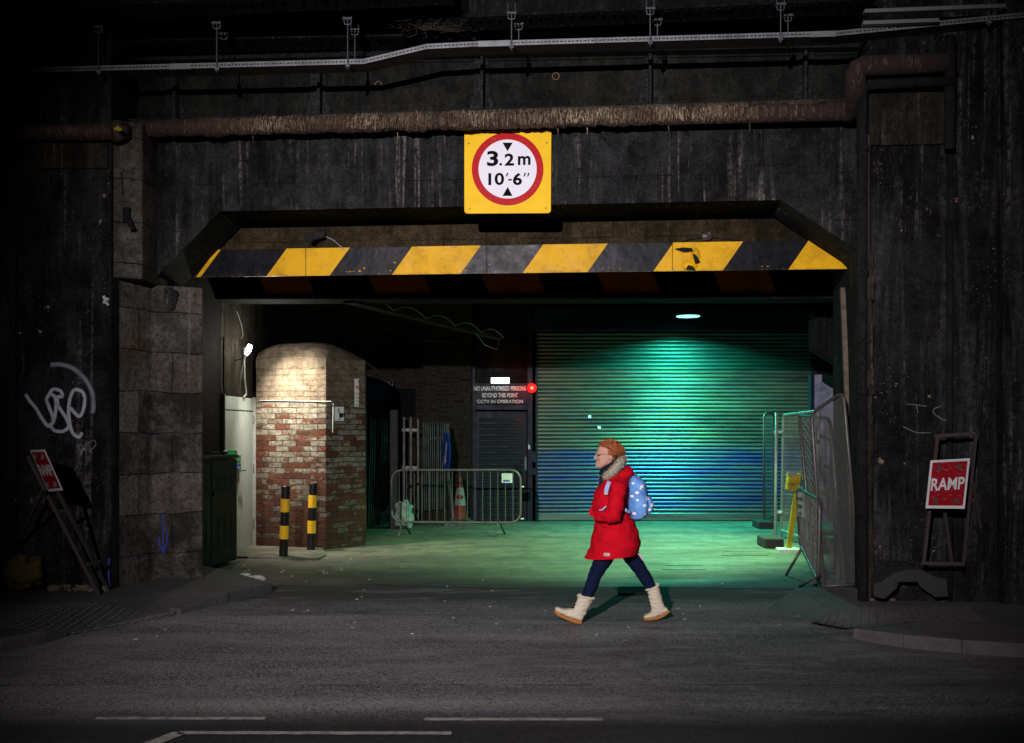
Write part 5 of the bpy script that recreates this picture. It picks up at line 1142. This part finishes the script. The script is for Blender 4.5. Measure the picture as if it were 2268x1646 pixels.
# rubble and litter
m_ = MB()
for i in range(60):
    px = random.uniform(110, 235); p = gz(px, random.uniform(1296, 1310)); r_ = random.uniform(.012, .05); m_.ball(p+Vector((0, 0, r_*.5)), r_, 7, 4, (1.3, 1, .8), .7)
for i in range(60):
    px = random.uniform(1925, 2215); p = gz(px, random.uniform(1326, 1331)); r_ = random.uniform(.006, .022); m_.ball(p+Vector((0, 0, r_*.5)), r_, 6, 4, (1.3, 1, .8), .7)
m_.build('rubble', M['rock'], label='broken brick rubble along the foot of the abutment walls', cat='rubble', kind='stuff', base=False)
m_ = MB()
for i in range(90):
    p = G(random.uniform(300, 1850), random.uniform(1225, 1420)) if i > 25 else G(random.uniform(500, 900), random.uniform(1230, 1300)); r_ = random.uniform(.004, .014)
    p.z += .006; m_.ball(p, r_, 6, 3, (1.4, 1, .4), .6)
for i in range(22):
    p = G(random.gauss(548, 16), random.gauss(1284, 3)); m_.ball(p+Vector((0, 0, .02)), random.uniform(.02, .05), 7, 5, (1.2, 1, .6), .9)
m_.build('litter_scraps', M['litter'], label='small pale scraps of litter scattered over the ground', cat='litter', kind='stuff', base=False)
# ------------------------------------------------------------ graffiti (painted on the walls)
def catmull(P, n=10):
    P = [P[0]]+P+[P[-1]]; out = []
    for i in range(1, len(P)-2):
        for k in range(n):
            t_ = k/n; a_, b_, c_, d_ = [Vector((*p, 0)) for p in P[i-1:i+3]]
            out.append(.5*((2*b_)+(c_-a_)*t_+(2*a_-5*b_+4*c_-d_)*t_*t_+(3*b_-a_-3*c_+d_)*t_**3))
    out.append(Vector((*P[-2], 0))); return out
def spray(name, strokes, off, mat, parent, wpx, fn=None):
    fn = fn or (lambda x, y: PW(x, y, off)); mb = MB(); mb.uv = {}
    for si, st_ in enumerate(strokes):
        c = catmull(st_); L = []; 
        for i, p in enumerate(c):
            t_ = (c[min(i+1, len(c)-1)]-c[max(i-1, 0)]).normalized(); n_ = Vector((-t_.y, t_.x, 0)); ww = wpx/2
            a_ = fn((p+n_*ww).x, (p+n_*ww).y)-WN*.0006*si; b_ = fn((p-n_*ww).x, (p-n_*ww).y)-WN*.0006*si; L.append((a_, b_))
        for i in range(len(L)-1):
            k = len(mb.f); mb.add([L[i][0], L[i][1], L[i+1][1], L[i+1][0]], [(0, 1, 2, 3)]); mb.uv[k] = [(i, 0), (i, 1), (i+1, 1), (i+1, 0)]
    return mb.build(name, M[mat], parent)
def rg(x, y): return (x/2.0573*.5906, (1500+y/2.0573)*.5906)      # region 5 crop to photo grid
def rh(x, y): return (x/2.351*.5906, (800+y/2.351)*.5906)         # region 4 crop
st_ = [[(57, 873), (66, 888), (80, 905), (95, 930), (108, 944), (118, 930), (108, 900), (103, 885), (110, 872)],
       [(110, 872), (122, 880), (124, 905), (118, 935), (108, 942)],
       [(110, 872), (118, 862), (134, 866), (138, 878), (128, 880), (130, 900), (146, 925), (152, 944), (140, 955), (122, 954), (112, 944)],
       [(184, 868), (166, 863), (156, 880), (152, 910), (156, 945), (164, 962), (175, 968), (182, 958)],
       [(184, 868), (188, 885), (184, 910), (176, 922), (166, 915), (156, 903)]]
spray('graffiti_tag', st_, -.606, 'spray', LWALL, 9)
spray('graffiti_arc', [[(112, 808), (138, 808), (165, 818), (190, 842), (204, 870), (207, 900), (205, 915)]], -.606, 'sprayfaint', LWALL, 15)
spray('graffiti_scribble', [[(172, 990), (176, 984), (184, 990), (180, 1000), (190, 992), (188, 985), (198, 980), (208, 975), (212, 985), (200, 1000), (205, 1004)], [(176, 990), (180, 1008), (186, 992), (192, 1008)]], -.606, 'spraythin', LWALL, 1.8)
spray('chalk_mark', [[(2010, 895), (2030, 897), (2052, 900)], [(2030, 897), (2033, 915)], [(2085, 900), (2070, 905), (2068, 915), (2090, 930), (2100, 925)], [(2000, 945), (2030, 958), (2060, 958)]], -.606, 'spraythin', bpy.data.objects['abutment_wall.001'], 1.3)
# blue arrow on the pier front face
def PF(px, py):
    A0 = Vector(base_pt(335, 1286)); B0 = Vector(base_pt(449, 1279)); f = (px-335)/114.0; Y = A0.y+(B0.y-A0.y)*f-.006; return W(px, py, Y)
spray('blue_arrow', [[(360, 1138), (361, 1165), (361, 1190), (362, 1224)], [(352, 1188), (353, 1205), (358, 1216), (362, 1225)], [(371, 1180), (370, 1200), (366, 1215), (363, 1225)]], 0, 'sprayblue', PIER, 4, PF)
spray('blue_edge_paint', [[(242, 1236), (241, 1260), (241, 1285), (243, 1300)]], -.636, 'sprayblue', LWALL, 5)
spray('white_smear', [[(229, 655), (234, 668), (240, 676)], [(228, 668), (238, 672)], [(232, 660), (241, 664)]], -.606, 'spray', LWALL, 7)

# ------------------------------------------------------------ the walking person
YP = 8.85; MP = YP/K
def Q(px, py): return Vector(((px-CX)*MP, YP, CH+(HZ-py)*MP))
def rings(L): return [(Q(a, b), Q(c, d), hw, dy) for (a, b, c, d, hw, dy) in L]
def path3(L): return [Q(x, y)+Vector((0, dy, 0)) for (x, y, dy) in L]
def m_cloth(name, col, sc=350, var=.35, rough=.85):
    t = NT(name); c = t.mix(t.thr(t.noise(9, detail=6), .35, .7, 0, var), col, tuple(k*.45 for k in col)); return t.fin(c, rough, 0, t.noise(sc, detail=2), .25, .002, spec=.06)
C = {'red': m_cloth('red_coat', (.52, .004, .014)), 'navy': m_cloth('navy_denim', (.006, .010, .036)), 'skin': m_cloth('skin', (.50, .27, .20), 100, .15, .6),
     'boot': m_cloth('cream_suede', (.58, .50, .38), 200, .35), 'sole': m_cloth('gum_sole', (.36, .15, .045), 100, .3, .5), 'scarf': m_cloth('black_scarf', (.012, .012, .018)),
     'strap': m_cloth('pale_strap', (.33, .42, .72), 300, .2), 'pink': m_cloth('pink_cord', (.55, .42, .50), 300, .2)}
t = NT('ginger_hair'); hv = t.noise(1, t.vs((60, 60, 40)), detail=5, dist=1.5); c = t.mix(t.thr(hv, .35, .65), (.07, .014, .004), (.50, .12, .012)); C['hair'] = t.fin(c, .5, 0, hv, .9, .006)
t = NT('hood_fur'); hv = t.noise(1, t.vs((90, 90, 60)), detail=4, dist=1.0); c = t.mix(t.thr(hv, .35, .65), (.16, .13, .09), (.52, .46, .36)); C['fur'] = t.fin(c, .9, 0, hv, .8, .006)
t = NT('daisy_denim'); oc = t.g; d_ = t.vor(16, t.vs((1, .5, 1.4)), out='Distance'); c = t.mix(t.thr(t.noise(8, detail=4), .35, .7), (.04, .15, .46), (.17, .38, .78)); c = t.mix(t.thr(d_, .30, .24), c, (.85, .82, .78)); c = t.mix(t.thr(d_, .09, .06), c, (.7, .5, .15)); C['pack'] = t.fin(c, .75, 0, t.noise(200), .2, .002)

PR = thing('person', 'ginger haired person in a red hooded coat and cream boots walking to the left', 'person', Vector((Q(1360, 1378).x, YP, 0)))
# body: head, neck, torso, arms and legs as one surface
b = MB()
b.loft(rings([(1336, 979, 1356, 976, .035, 0), (1329, 985, 1366, 982, .060, 0), (1324.5, 993, 1371, 990, .070, 0), (1322, 1000, 1372, 998, .073, 0), (1321, 1005, 1371, 1003, .072, 0), (1323.5, 1009, 1369, 1008, .070, 0), (1322.5, 1014, 1367, 1012, .068, 0), (1323, 1019, 1360, 1020, .062, 0), (1323, 1025.5, 1353, 1026, .056, 0), (1323.5, 1029, 1349, 1029, .050, 0), (1321, 1033, 1345, 1031, .040, 0), (1325, 1037, 1340, 1034, .026, 0)]), 24)
b.loft(rings([(1321, 1004, 1326, 1004, .009, 0), (1318, 1009, 1326, 1008, .012, 0), (1313.8, 1014, 1326, 1013, .018, 0), (1316.5, 1017.5, 1326, 1018, .017, 0)]), 10)   # nose
b.ball(Q(1321.5, 1023.5), .012, sc=(.9, 1.8, .55)); b.ball(Q(1321.8, 1027), .012, sc=(.8, 1.6, .6)); b.ball(Q(1322.5, 1032), .017, sc=(1, 1.2, .8))  # lips, chin
for s_ in (-1, 1): b.ball(Q(1352, 1013)+Vector((0, s_*.073, 0)), .02, sc=(.7, .35, 1.3)); b.ball(Q(1327, 1015)+Vector((0, s_*.035, 0)), .02, sc=(.6, 1, .8))
b.tube(path3([(1350, 1022, 0), (1356, 1045, 0), (1362, 1062, 0)]), [.052, .055, .07], 14)
b.loft(rings([(1340, 1060, 1384, 1058, .12, 0), (1332, 1072, 1388, 1070, .17, 0), (1326, 1100, 1386, 1100, .15, 0), (1326, 1140, 1390, 1138, .13, 0), (1326, 1180, 1400, 1178, .155, 0), (1330, 1205, 1402, 1203, .15, 0)]), 20)
for s_ in (-1, 1):
    b.tube(path3([(1364, 1072, s_*.15), (1362, 1105, s_*.21), (1358, 1137, s_*.22), (1342, 1139, s_*.21), (1334, 1138, s_*.18), (1329, 1137, s_*.15)]), [.05, .045, .038, .032, .03, .026], 12)
LF = [(1350, 1195, -.07), (1336, 1235, -.07), (1317, 1270, -.07), (1309, 1295, -.07), (1294, 1330, -.07), (1281, 1353, -.07), (1262, 1356, -.07), (1244, 1350, -.07)]
LB = [(1382, 1195, .07), (1398, 1230, .07), (1420, 1264, .07), (1432, 1283, .07), (1449, 1312, .07), (1463, 1346, .07), (1450, 1364, .07), (1438, 1368, .07)]
for L in (LF, LB): b.tube(path3(L), [.085, .072, .05, .048, .035, .032, .03, .022], 14)
BODY = b.build('body', C['skin'], PR, remesh=.0045, smooth=True)
b = MB(); 
for s_ in (-1, 1): b.ball(Q(1326.5, 1008)+Vector((0, s_*.032, 0)), .011)
b.build('eyes', m_paint('eye_dark', (.05, .03, .03), .2), PR, smooth=True)
# glasses
b = MB()
for s_ in (-1, 1):
    cc = Q(1320, 1008.5)+Vector((0, s_*.034, 0)); ringp = [cc+Vector((0, .026*math.cos(2*PI*k/14), .020*math.sin(2*PI*k/14))) for k in range(14)]; b.tube(ringp+[ringp[0]], .002, 5)
    b.tube([cc+Vector((0, s_*.027, .008)), Q(1335, 1004.5)+Vector((0, s_*.072, 0)), Q(1350, 1007)+Vector((0, s_*.078, 0))], .0022, 5)
b.tube([Q(1319, 1006.5)+Vector((0, -.01, 0)), Q(1319, 1006.5)+Vector((0, .01, 0))], .002, 5)
b.build('glasses', m_paint('glasses_metal', (.5, .45, .4), .3, .8), PR)
# hair
b = MB()
b.loft(rings([(1336, 976.5, 1352, 974, .03, 0), (1328, 981, 1363, 977.5, .066, 0), (1327, 987, 1373, 983.5, .083, 0), (1334, 994, 1377.5, 991, .086, 0), (1336, 1001, 1381, 997.5, .086, 0), (1336.5, 1008, 1380, 1004, .082, 0), (1344, 1011, 1373, 1009.5, .072, 0)]), 24)
for i in range(9):
    a0 = random.uniform(0, 6.28); bx = random.uniform(1330, 1376); by = 992-14*math.sin((bx-1326)/52*PI)+random.uniform(-2, 12); b.ball(Q(bx, by)+Vector((0, random.choice((-1, 1))*random.uniform(.02, .075), 0)), random.uniform(.012, .022), 8, 5, (1.3, .8, .8), .4)
b.build('hair', C['hair'], PR, remesh=.006, smooth=True, wr=lambda p: .006*mn.noise(Vector((p.x*14, p.y*40, p.z*34+p.x*18)))+.003*mn.noise(p*70))
b = MB(); HAIR = [o for o in PR.children if o.name.startswith('hair')][0]
for v in list(HAIR.data.vertices)[::2]:
    p = v.co+Vector(HAIR['_o']); n_ = v.normal; d_ = Vector((.8, random.gauss(0, .15), -.35+random.gauss(0, .18))); d_ = (d_-n_*d_.dot(n_)*.8).normalized(); s_ = n_.cross(d_).normalized()*.0016; q = p+n_*.004; L = random.uniform(.015, .04)
    b.add([q-s_, q+s_, q+d_*L*.6+n_*.003+s_*.6, q+d_*L+n_*random.uniform(-.004, .005)], [(0, 1, 2), (0, 2, 3)])
b.build('hair_strands', C['hair'], HAIR)
# scarf
b = MB(); b.loft(rings([(1331, 1038, 1368, 1012, .075, 0), (1327, 1046, 1374, 1024, .09, 0), (1327, 1054, 1376, 1040, .10, 0), (1329, 1064, 1372, 1054, .10, 0)]), 20)
b.tube(path3([(1332, 1058, -.05), (1334, 1080, -.06), (1330, 1104, -.07), (1332, 1118, -.07)]), [.03, .028, .022, .015], 8)
b.build('scarf', C['scarf'], PR, remesh=.008, smooth=True, wr=lambda p: .006*mn.noise(p*30))
# coat
b = MB()
b.loft(rings([(1342, 1056, 1390, 1047, .09, 0), (1333, 1063, 1392, 1058, .17, 0), (1327, 1071, 1393, 1067, .205, 0), (1322, 1083, 1392, 1080, .21, 0), (1316, 1094, 1391, 1094, .20, 0), (1312.5, 1110, 1390, 1110, .195, 0), (1312.5, 1130, 1391, 1128, .19, 0), (1316, 1146, 1397, 1144, .19, 0), (1319, 1157, 1405, 1154, .195, 0), (1317, 1168, 1410, 1165, .205, 0), (1312.5, 1182, 1414.5, 1179, .215, 0), (1308.5, 1204, 1419, 1199, .23, 0), (1304, 1218, 1419.5, 1209, .235, 0), (1295, 1235, 1413, 1223, .235, 0)]), 36)
for s_ in (-1, 1):
    b.tube(path3([(1372, 1070, s_*.15), (1364, 1078, s_*.20), (1359, 1100, s_*.245), (1356, 1122, s_*.26), (1353, 1136, s_*.26), (1341, 1140, s_*.245), (1326, 1139, s_*.21), (1316, 1136, s_*.16)]), [.06, .075, .073, .07, .070, .060, .052, .045], 18)
def coat_wr(p):
    z = p.z; w_ = .014*mn.noise(Vector((p.x*5, p.y*5, z*24+p.x*6)))+.008*mn.noise(p*13)+.004*mn.noise(p*34)
    for zc, dx in ((Q(0, 1151).z, .012), (Q(0, 1105).z, .005), (Q(0, 1226).z, .004)):
        w_ -= dx*math.exp(-((z-zc+.03*mn.noise(p*3))/.008)**2)
    return w_
b.build('coat', C['red'], PR, remesh=.0085, smooth=True, wr=coat_wr)
b = MB(); hem = rings([(1295.5, 1231, 1413.5, 1219, .238, 0), (1293.5, 1236.5, 1411.5, 1226, .240, 0)]); b.loft(hem, 40); b.build('coat_hem', C['red'], PR, smooth=False, bevel=.006)
# hood and fur
b = MB(); b.loft(rings([(1352, 1060, 1386, 1032, .10, 0), (1354, 1063, 1396, 1034, .125, 0), (1358, 1064, 1404, 1042, .13, 0), (1370, 1063, 1402, 1054, .11, 0), (1382, 1060, 1396, 1060, .07, 0)]), 24)
b.build('hood', C['red'], PR, remesh=.009, smooth=True, wr=lambda p: .008*mn.noise(p*18))
b = MB(); rp = []
for k in range(20):
    a = 2*PI*k/20; f = (1+math.cos(a))/2; top = Q(1379, 1017); bot = Q(1338, 1060); c0 = bot.lerp(top, f); rp.append(c0+Vector((0, .115*math.sin(a), 0)))
b.tube(rp+[rp[0]], .036, 12)
FUR = b.build('hood_fur', C['fur'], PR, remesh=.008, smooth=True, wr=lambda p: .008*mn.noise(p*60)+.005*mn.noise(p*140))
b = MB()
for v in list(FUR.data.vertices)[::2]:
    p = v.co+Vector(FUR['_o']); n_ = (v.normal+Vector((random.gauss(0, .3), random.gauss(0, .3), random.gauss(0, .3)))).normalized(); s_ = n_.orthogonal().normalized()*.0018; b.add([p-s_, p+s_, p+n_*random.uniform(.012, .026)], [(0, 1, 2)])
b.build('fur_strands', C['fur'], FUR)
# trousers
b = MB(); b.loft(rings([(1334, 1150, 1400, 1150, .15, 0), (1326, 1190, 1404, 1188, .17, 0), (1328, 1214, 1406, 1212, .16, 0)]), 20)
for L, rr in ((LF, [.095, .082, .060, .058, .052, .045]), (LB, [.095, .080, .062, .058, .048, .042])): b.tube(path3(L[:5]), rr[:4]+[.046], 16)
b.build('trousers', C['navy'], PR, remesh=.0075, smooth=True, wr=lambda p: .006*mn.noise(Vector((p.x*10, p.y*8, p.z*34))))
# boots
def boot(ringsL, soleL, topc, dy, laces, toplab=None):
    bt = MB(); bt.loft([(Q(a_, b_), Q(c_, d_), hw, dy) for (a_, b_, c_, d_, hw) in ringsL[0]], 18); bt.loft([(Q(a_, b_), Q(c_, d_), hw, dy) for (a_, b_, c_, d_, hw) in ringsL[1]], 18, .8)
    o = bt.build('boot', C['boot'], PR, remesh=.006, smooth=True, wr=lambda p: .004*mn.noise(p*26)+.006*mn.noise(Vector((p.x*16, p.y*16, p.z*60))))
    so = MB(); so.loft([(Q(a_, b_), Q(c_, d_), hw, dy) for (a_, b_, c_, d_, hw) in soleL], 20, .45); so.build('sole', C['sole'], o, bevel=.004)
    fz = MB()
    A_, B_ = topc
    for k in range(90):
        a = 2*PI*k/90; f = (1-math.cos(a))/2; c0 = Q(*A_).lerp(Q(*B_), f)+Vector((0, dy+.06*math.sin(a), 0)); fz.ball(c0+Vector((0, 0, random.uniform(-.006, .006))), random.uniform(.006, .011), 6, 4)
    fz.build('fleece_cuff', C['boot'], o)
    lc = MB()
    for (x, y) in laces: lc.ball(Q(x, y)+Vector((0, dy-.02, 0)), .009, 8, 5, (1.2, 1.6, .8))
    lc.build('laces', C['scarf'], o); return o
# front foot: heel down, toe up
shaftF = [(1279, 1316, 1314.5, 1322, .058), (1274.5, 1330, 1309, 1333, .053), (1270, 1341, 1302, 1345, .050), (1264, 1349, 1296, 1358, .048), (1268, 1360, 1289, 1369, .042)]
footF = [(1289, 1354, 1285.5, 1372, .030), (1281, 1348, 1276, 1369, .040), (1266, 1345, 1261, 1364, .043), (1250, 1346, 1246, 1358, .046), (1238, 1342, 1234, 1352.5, .044), (1231, 1341, 1228, 1348, .030)]
soleF = [(1287.5, 1371, 1286, 1378.5, .028), (1277, 1368.5, 1274, 1377.5, .038), (1262, 1363.5, 1258.5, 1371.5, .042), (1247, 1357.5, 1243, 1364.5, .047), (1235, 1351.5, 1231, 1358, .045), (1229, 1345, 1226.5, 1350.5, .030)]
boot((shaftF, footF), soleF, ((1279, 1316), (1314, 1322)), -.07, [(1271, 1335), (1269, 1342), (1281, 1326)])
shaftB = [(1433.5, 1309, 1461.5, 1298, .056), (1437.5, 1322, 1466, 1317, .052), (1441, 1334, 1470, 1333, .050), (1443, 1346, 1476, 1347, .048), (1446, 1358, 1479, 1354, .044)]
footB = [(1480, 1348, 1482, 1358, .030), (1468, 1345, 1472, 1363, .040), (1452, 1346, 1457, 1370, .043), (1442, 1360, 1444, 1372, .046), (1433, 1364, 1433, 1372.5, .043), (1428, 1367, 1428, 1372, .030)]
soleB = [(1480, 1352, 1487, 1357, .030), (1471, 1359, 1475, 1367.5, .038), (1457, 1368, 1459, 1374.5, .042), (1443, 1370.5, 1443, 1376.5, .047), (1432, 1371, 1431, 1376.5, .044), (1427, 1369, 1426.5, 1374.5, .030)]
boot((shaftB, footB), soleB, ((1434, 1309), (1461, 1298)), .07, [(1440, 1337), (1441, 1344)])
# details on the coat
b = MB(); b.box(Q(1338.5, 1221)+Vector((0, -.228, 0)), (.052, .006, .026), Matrix.Rotation(.06, 3, 'Y')); b.build('coat_label', m_paint('label_grey', (.5, .46, .44), .6), PR)
b = MB(); b.tube(path3([(1411, 1225, -.05), (1418, 1229, -.06), (1421, 1238, -.06), (1424, 1241, -.06), (1419, 1235, -.06), (1414, 1227, -.05)]), .006, 6); b.build('drawcord', C['pink'], PR)
b = MB(); b.tube(path3([(1281, 1325, -.09), (1270, 1321, -.1), (1256, 1322, -.1), (1262, 1327, -.1), (1280, 1327, -.09)]), .003, 5); b.build('loose_lace', C['scarf'], PR)
# rucksack (carried: its own thing)
RK = thing('rucksack', 'light blue rucksack with white daisies on the back of the red coat', 'rucksack', Q(1411, 1151))
b = MB(); b.loft(rings([(1394, 1054, 1408, 1050, .07, 0), (1391, 1062, 1420, 1058, .11, 0), (1389.5, 1074, 1430, 1070, .135, 0), (1389, 1090, 1434, 1088, .145, 0), (1388.5, 1106, 1435.5, 1104, .15, 0), (1388, 1122, 1437, 1122, .15, 0), (1388.5, 1136, 1435, 1137, .145, 0), (1394, 1147, 1427, 1147, .12, 0), (1402, 1152, 1418, 1152, .07, 0)]), 28, .85)
b.build('pack', C['pack'], RK, remesh=.009, smooth=True, wr=lambda p: .009*mn.noise(p*13))
b = MB(); b.loft(rings([(1428, 1097, 1436, 1097, .06, 0), (1428, 1103, 1442.5, 1101, .09, 0), (1427, 1114, 1446.5, 1113, .10, 0), (1427, 1128, 1445.5, 1129, .10, 0), (1425, 1138, 1438, 1140, .08, 0)]), 24, .85)
b.build('front_pocket', C['pack'], RK, remesh=.008, smooth=True, wr=lambda p: .006*mn.noise(p*16))
b = MB()
def strap(pts, w_=.032):
    P = path3(pts); L = []
    for i, p in enumerate(P):
        t_ = (P[min(i+1, len(P)-1)]-P[max(0, i-1)]).normalized(); n_ = t_.cross(Vector((0, -1, 0))).normalized()*w_/2
        L += [p-n_, p+n_, p+n_+Vector((0, .008, 0)), p-n_+Vector((0, .008, 0))]
    b.add(L, [(4*i+j, 4*i+(j+1) % 4, 4*i+4+(j+1) % 4, 4*i+4+j) for i in range(len(P)-1) for j in range(4)])
strap([(1345, 1064, -.19), (1341, 1072, -.213), (1338, 1082, -.218), (1337, 1088, -.215)], .034); strap([(1392, 1132, -.15), (1382, 1127, -.195), (1375, 1122, -.20), (1367, 1118, -.205)], .026); strap([(1322, 1127, -.20), (1330, 1124, -.225), (1337, 1117, -.225)], .012)
b.build('strap', C['strap'], RK)
b = MB(); b.tube(path3([(1397, 1053, -.02), (1401, 1047, -.01), (1407, 1050, .01)]), .007, 6); b.build('grab_loop', C['strap'], RK)
b = MB(); b.box(Q(1337, 1089.5)+Vector((0, -.222, 0)), (.028, .008, .02)); b.build('buckle', m_paint('buckle', (.5, .5, .5), .4), RK)
b = MB(); b.ball(Q(1441.5, 1116)+Vector((0, -.065, 0)), .022, 12, 8, (.8, .9, 1.2)); b.build('daisy_patch', m_paint('patch_cream', (.75, .68, .55), .8), RK, smooth=True)

for o in bpy.data.objects:
    if '_o' in o: del o['_o']
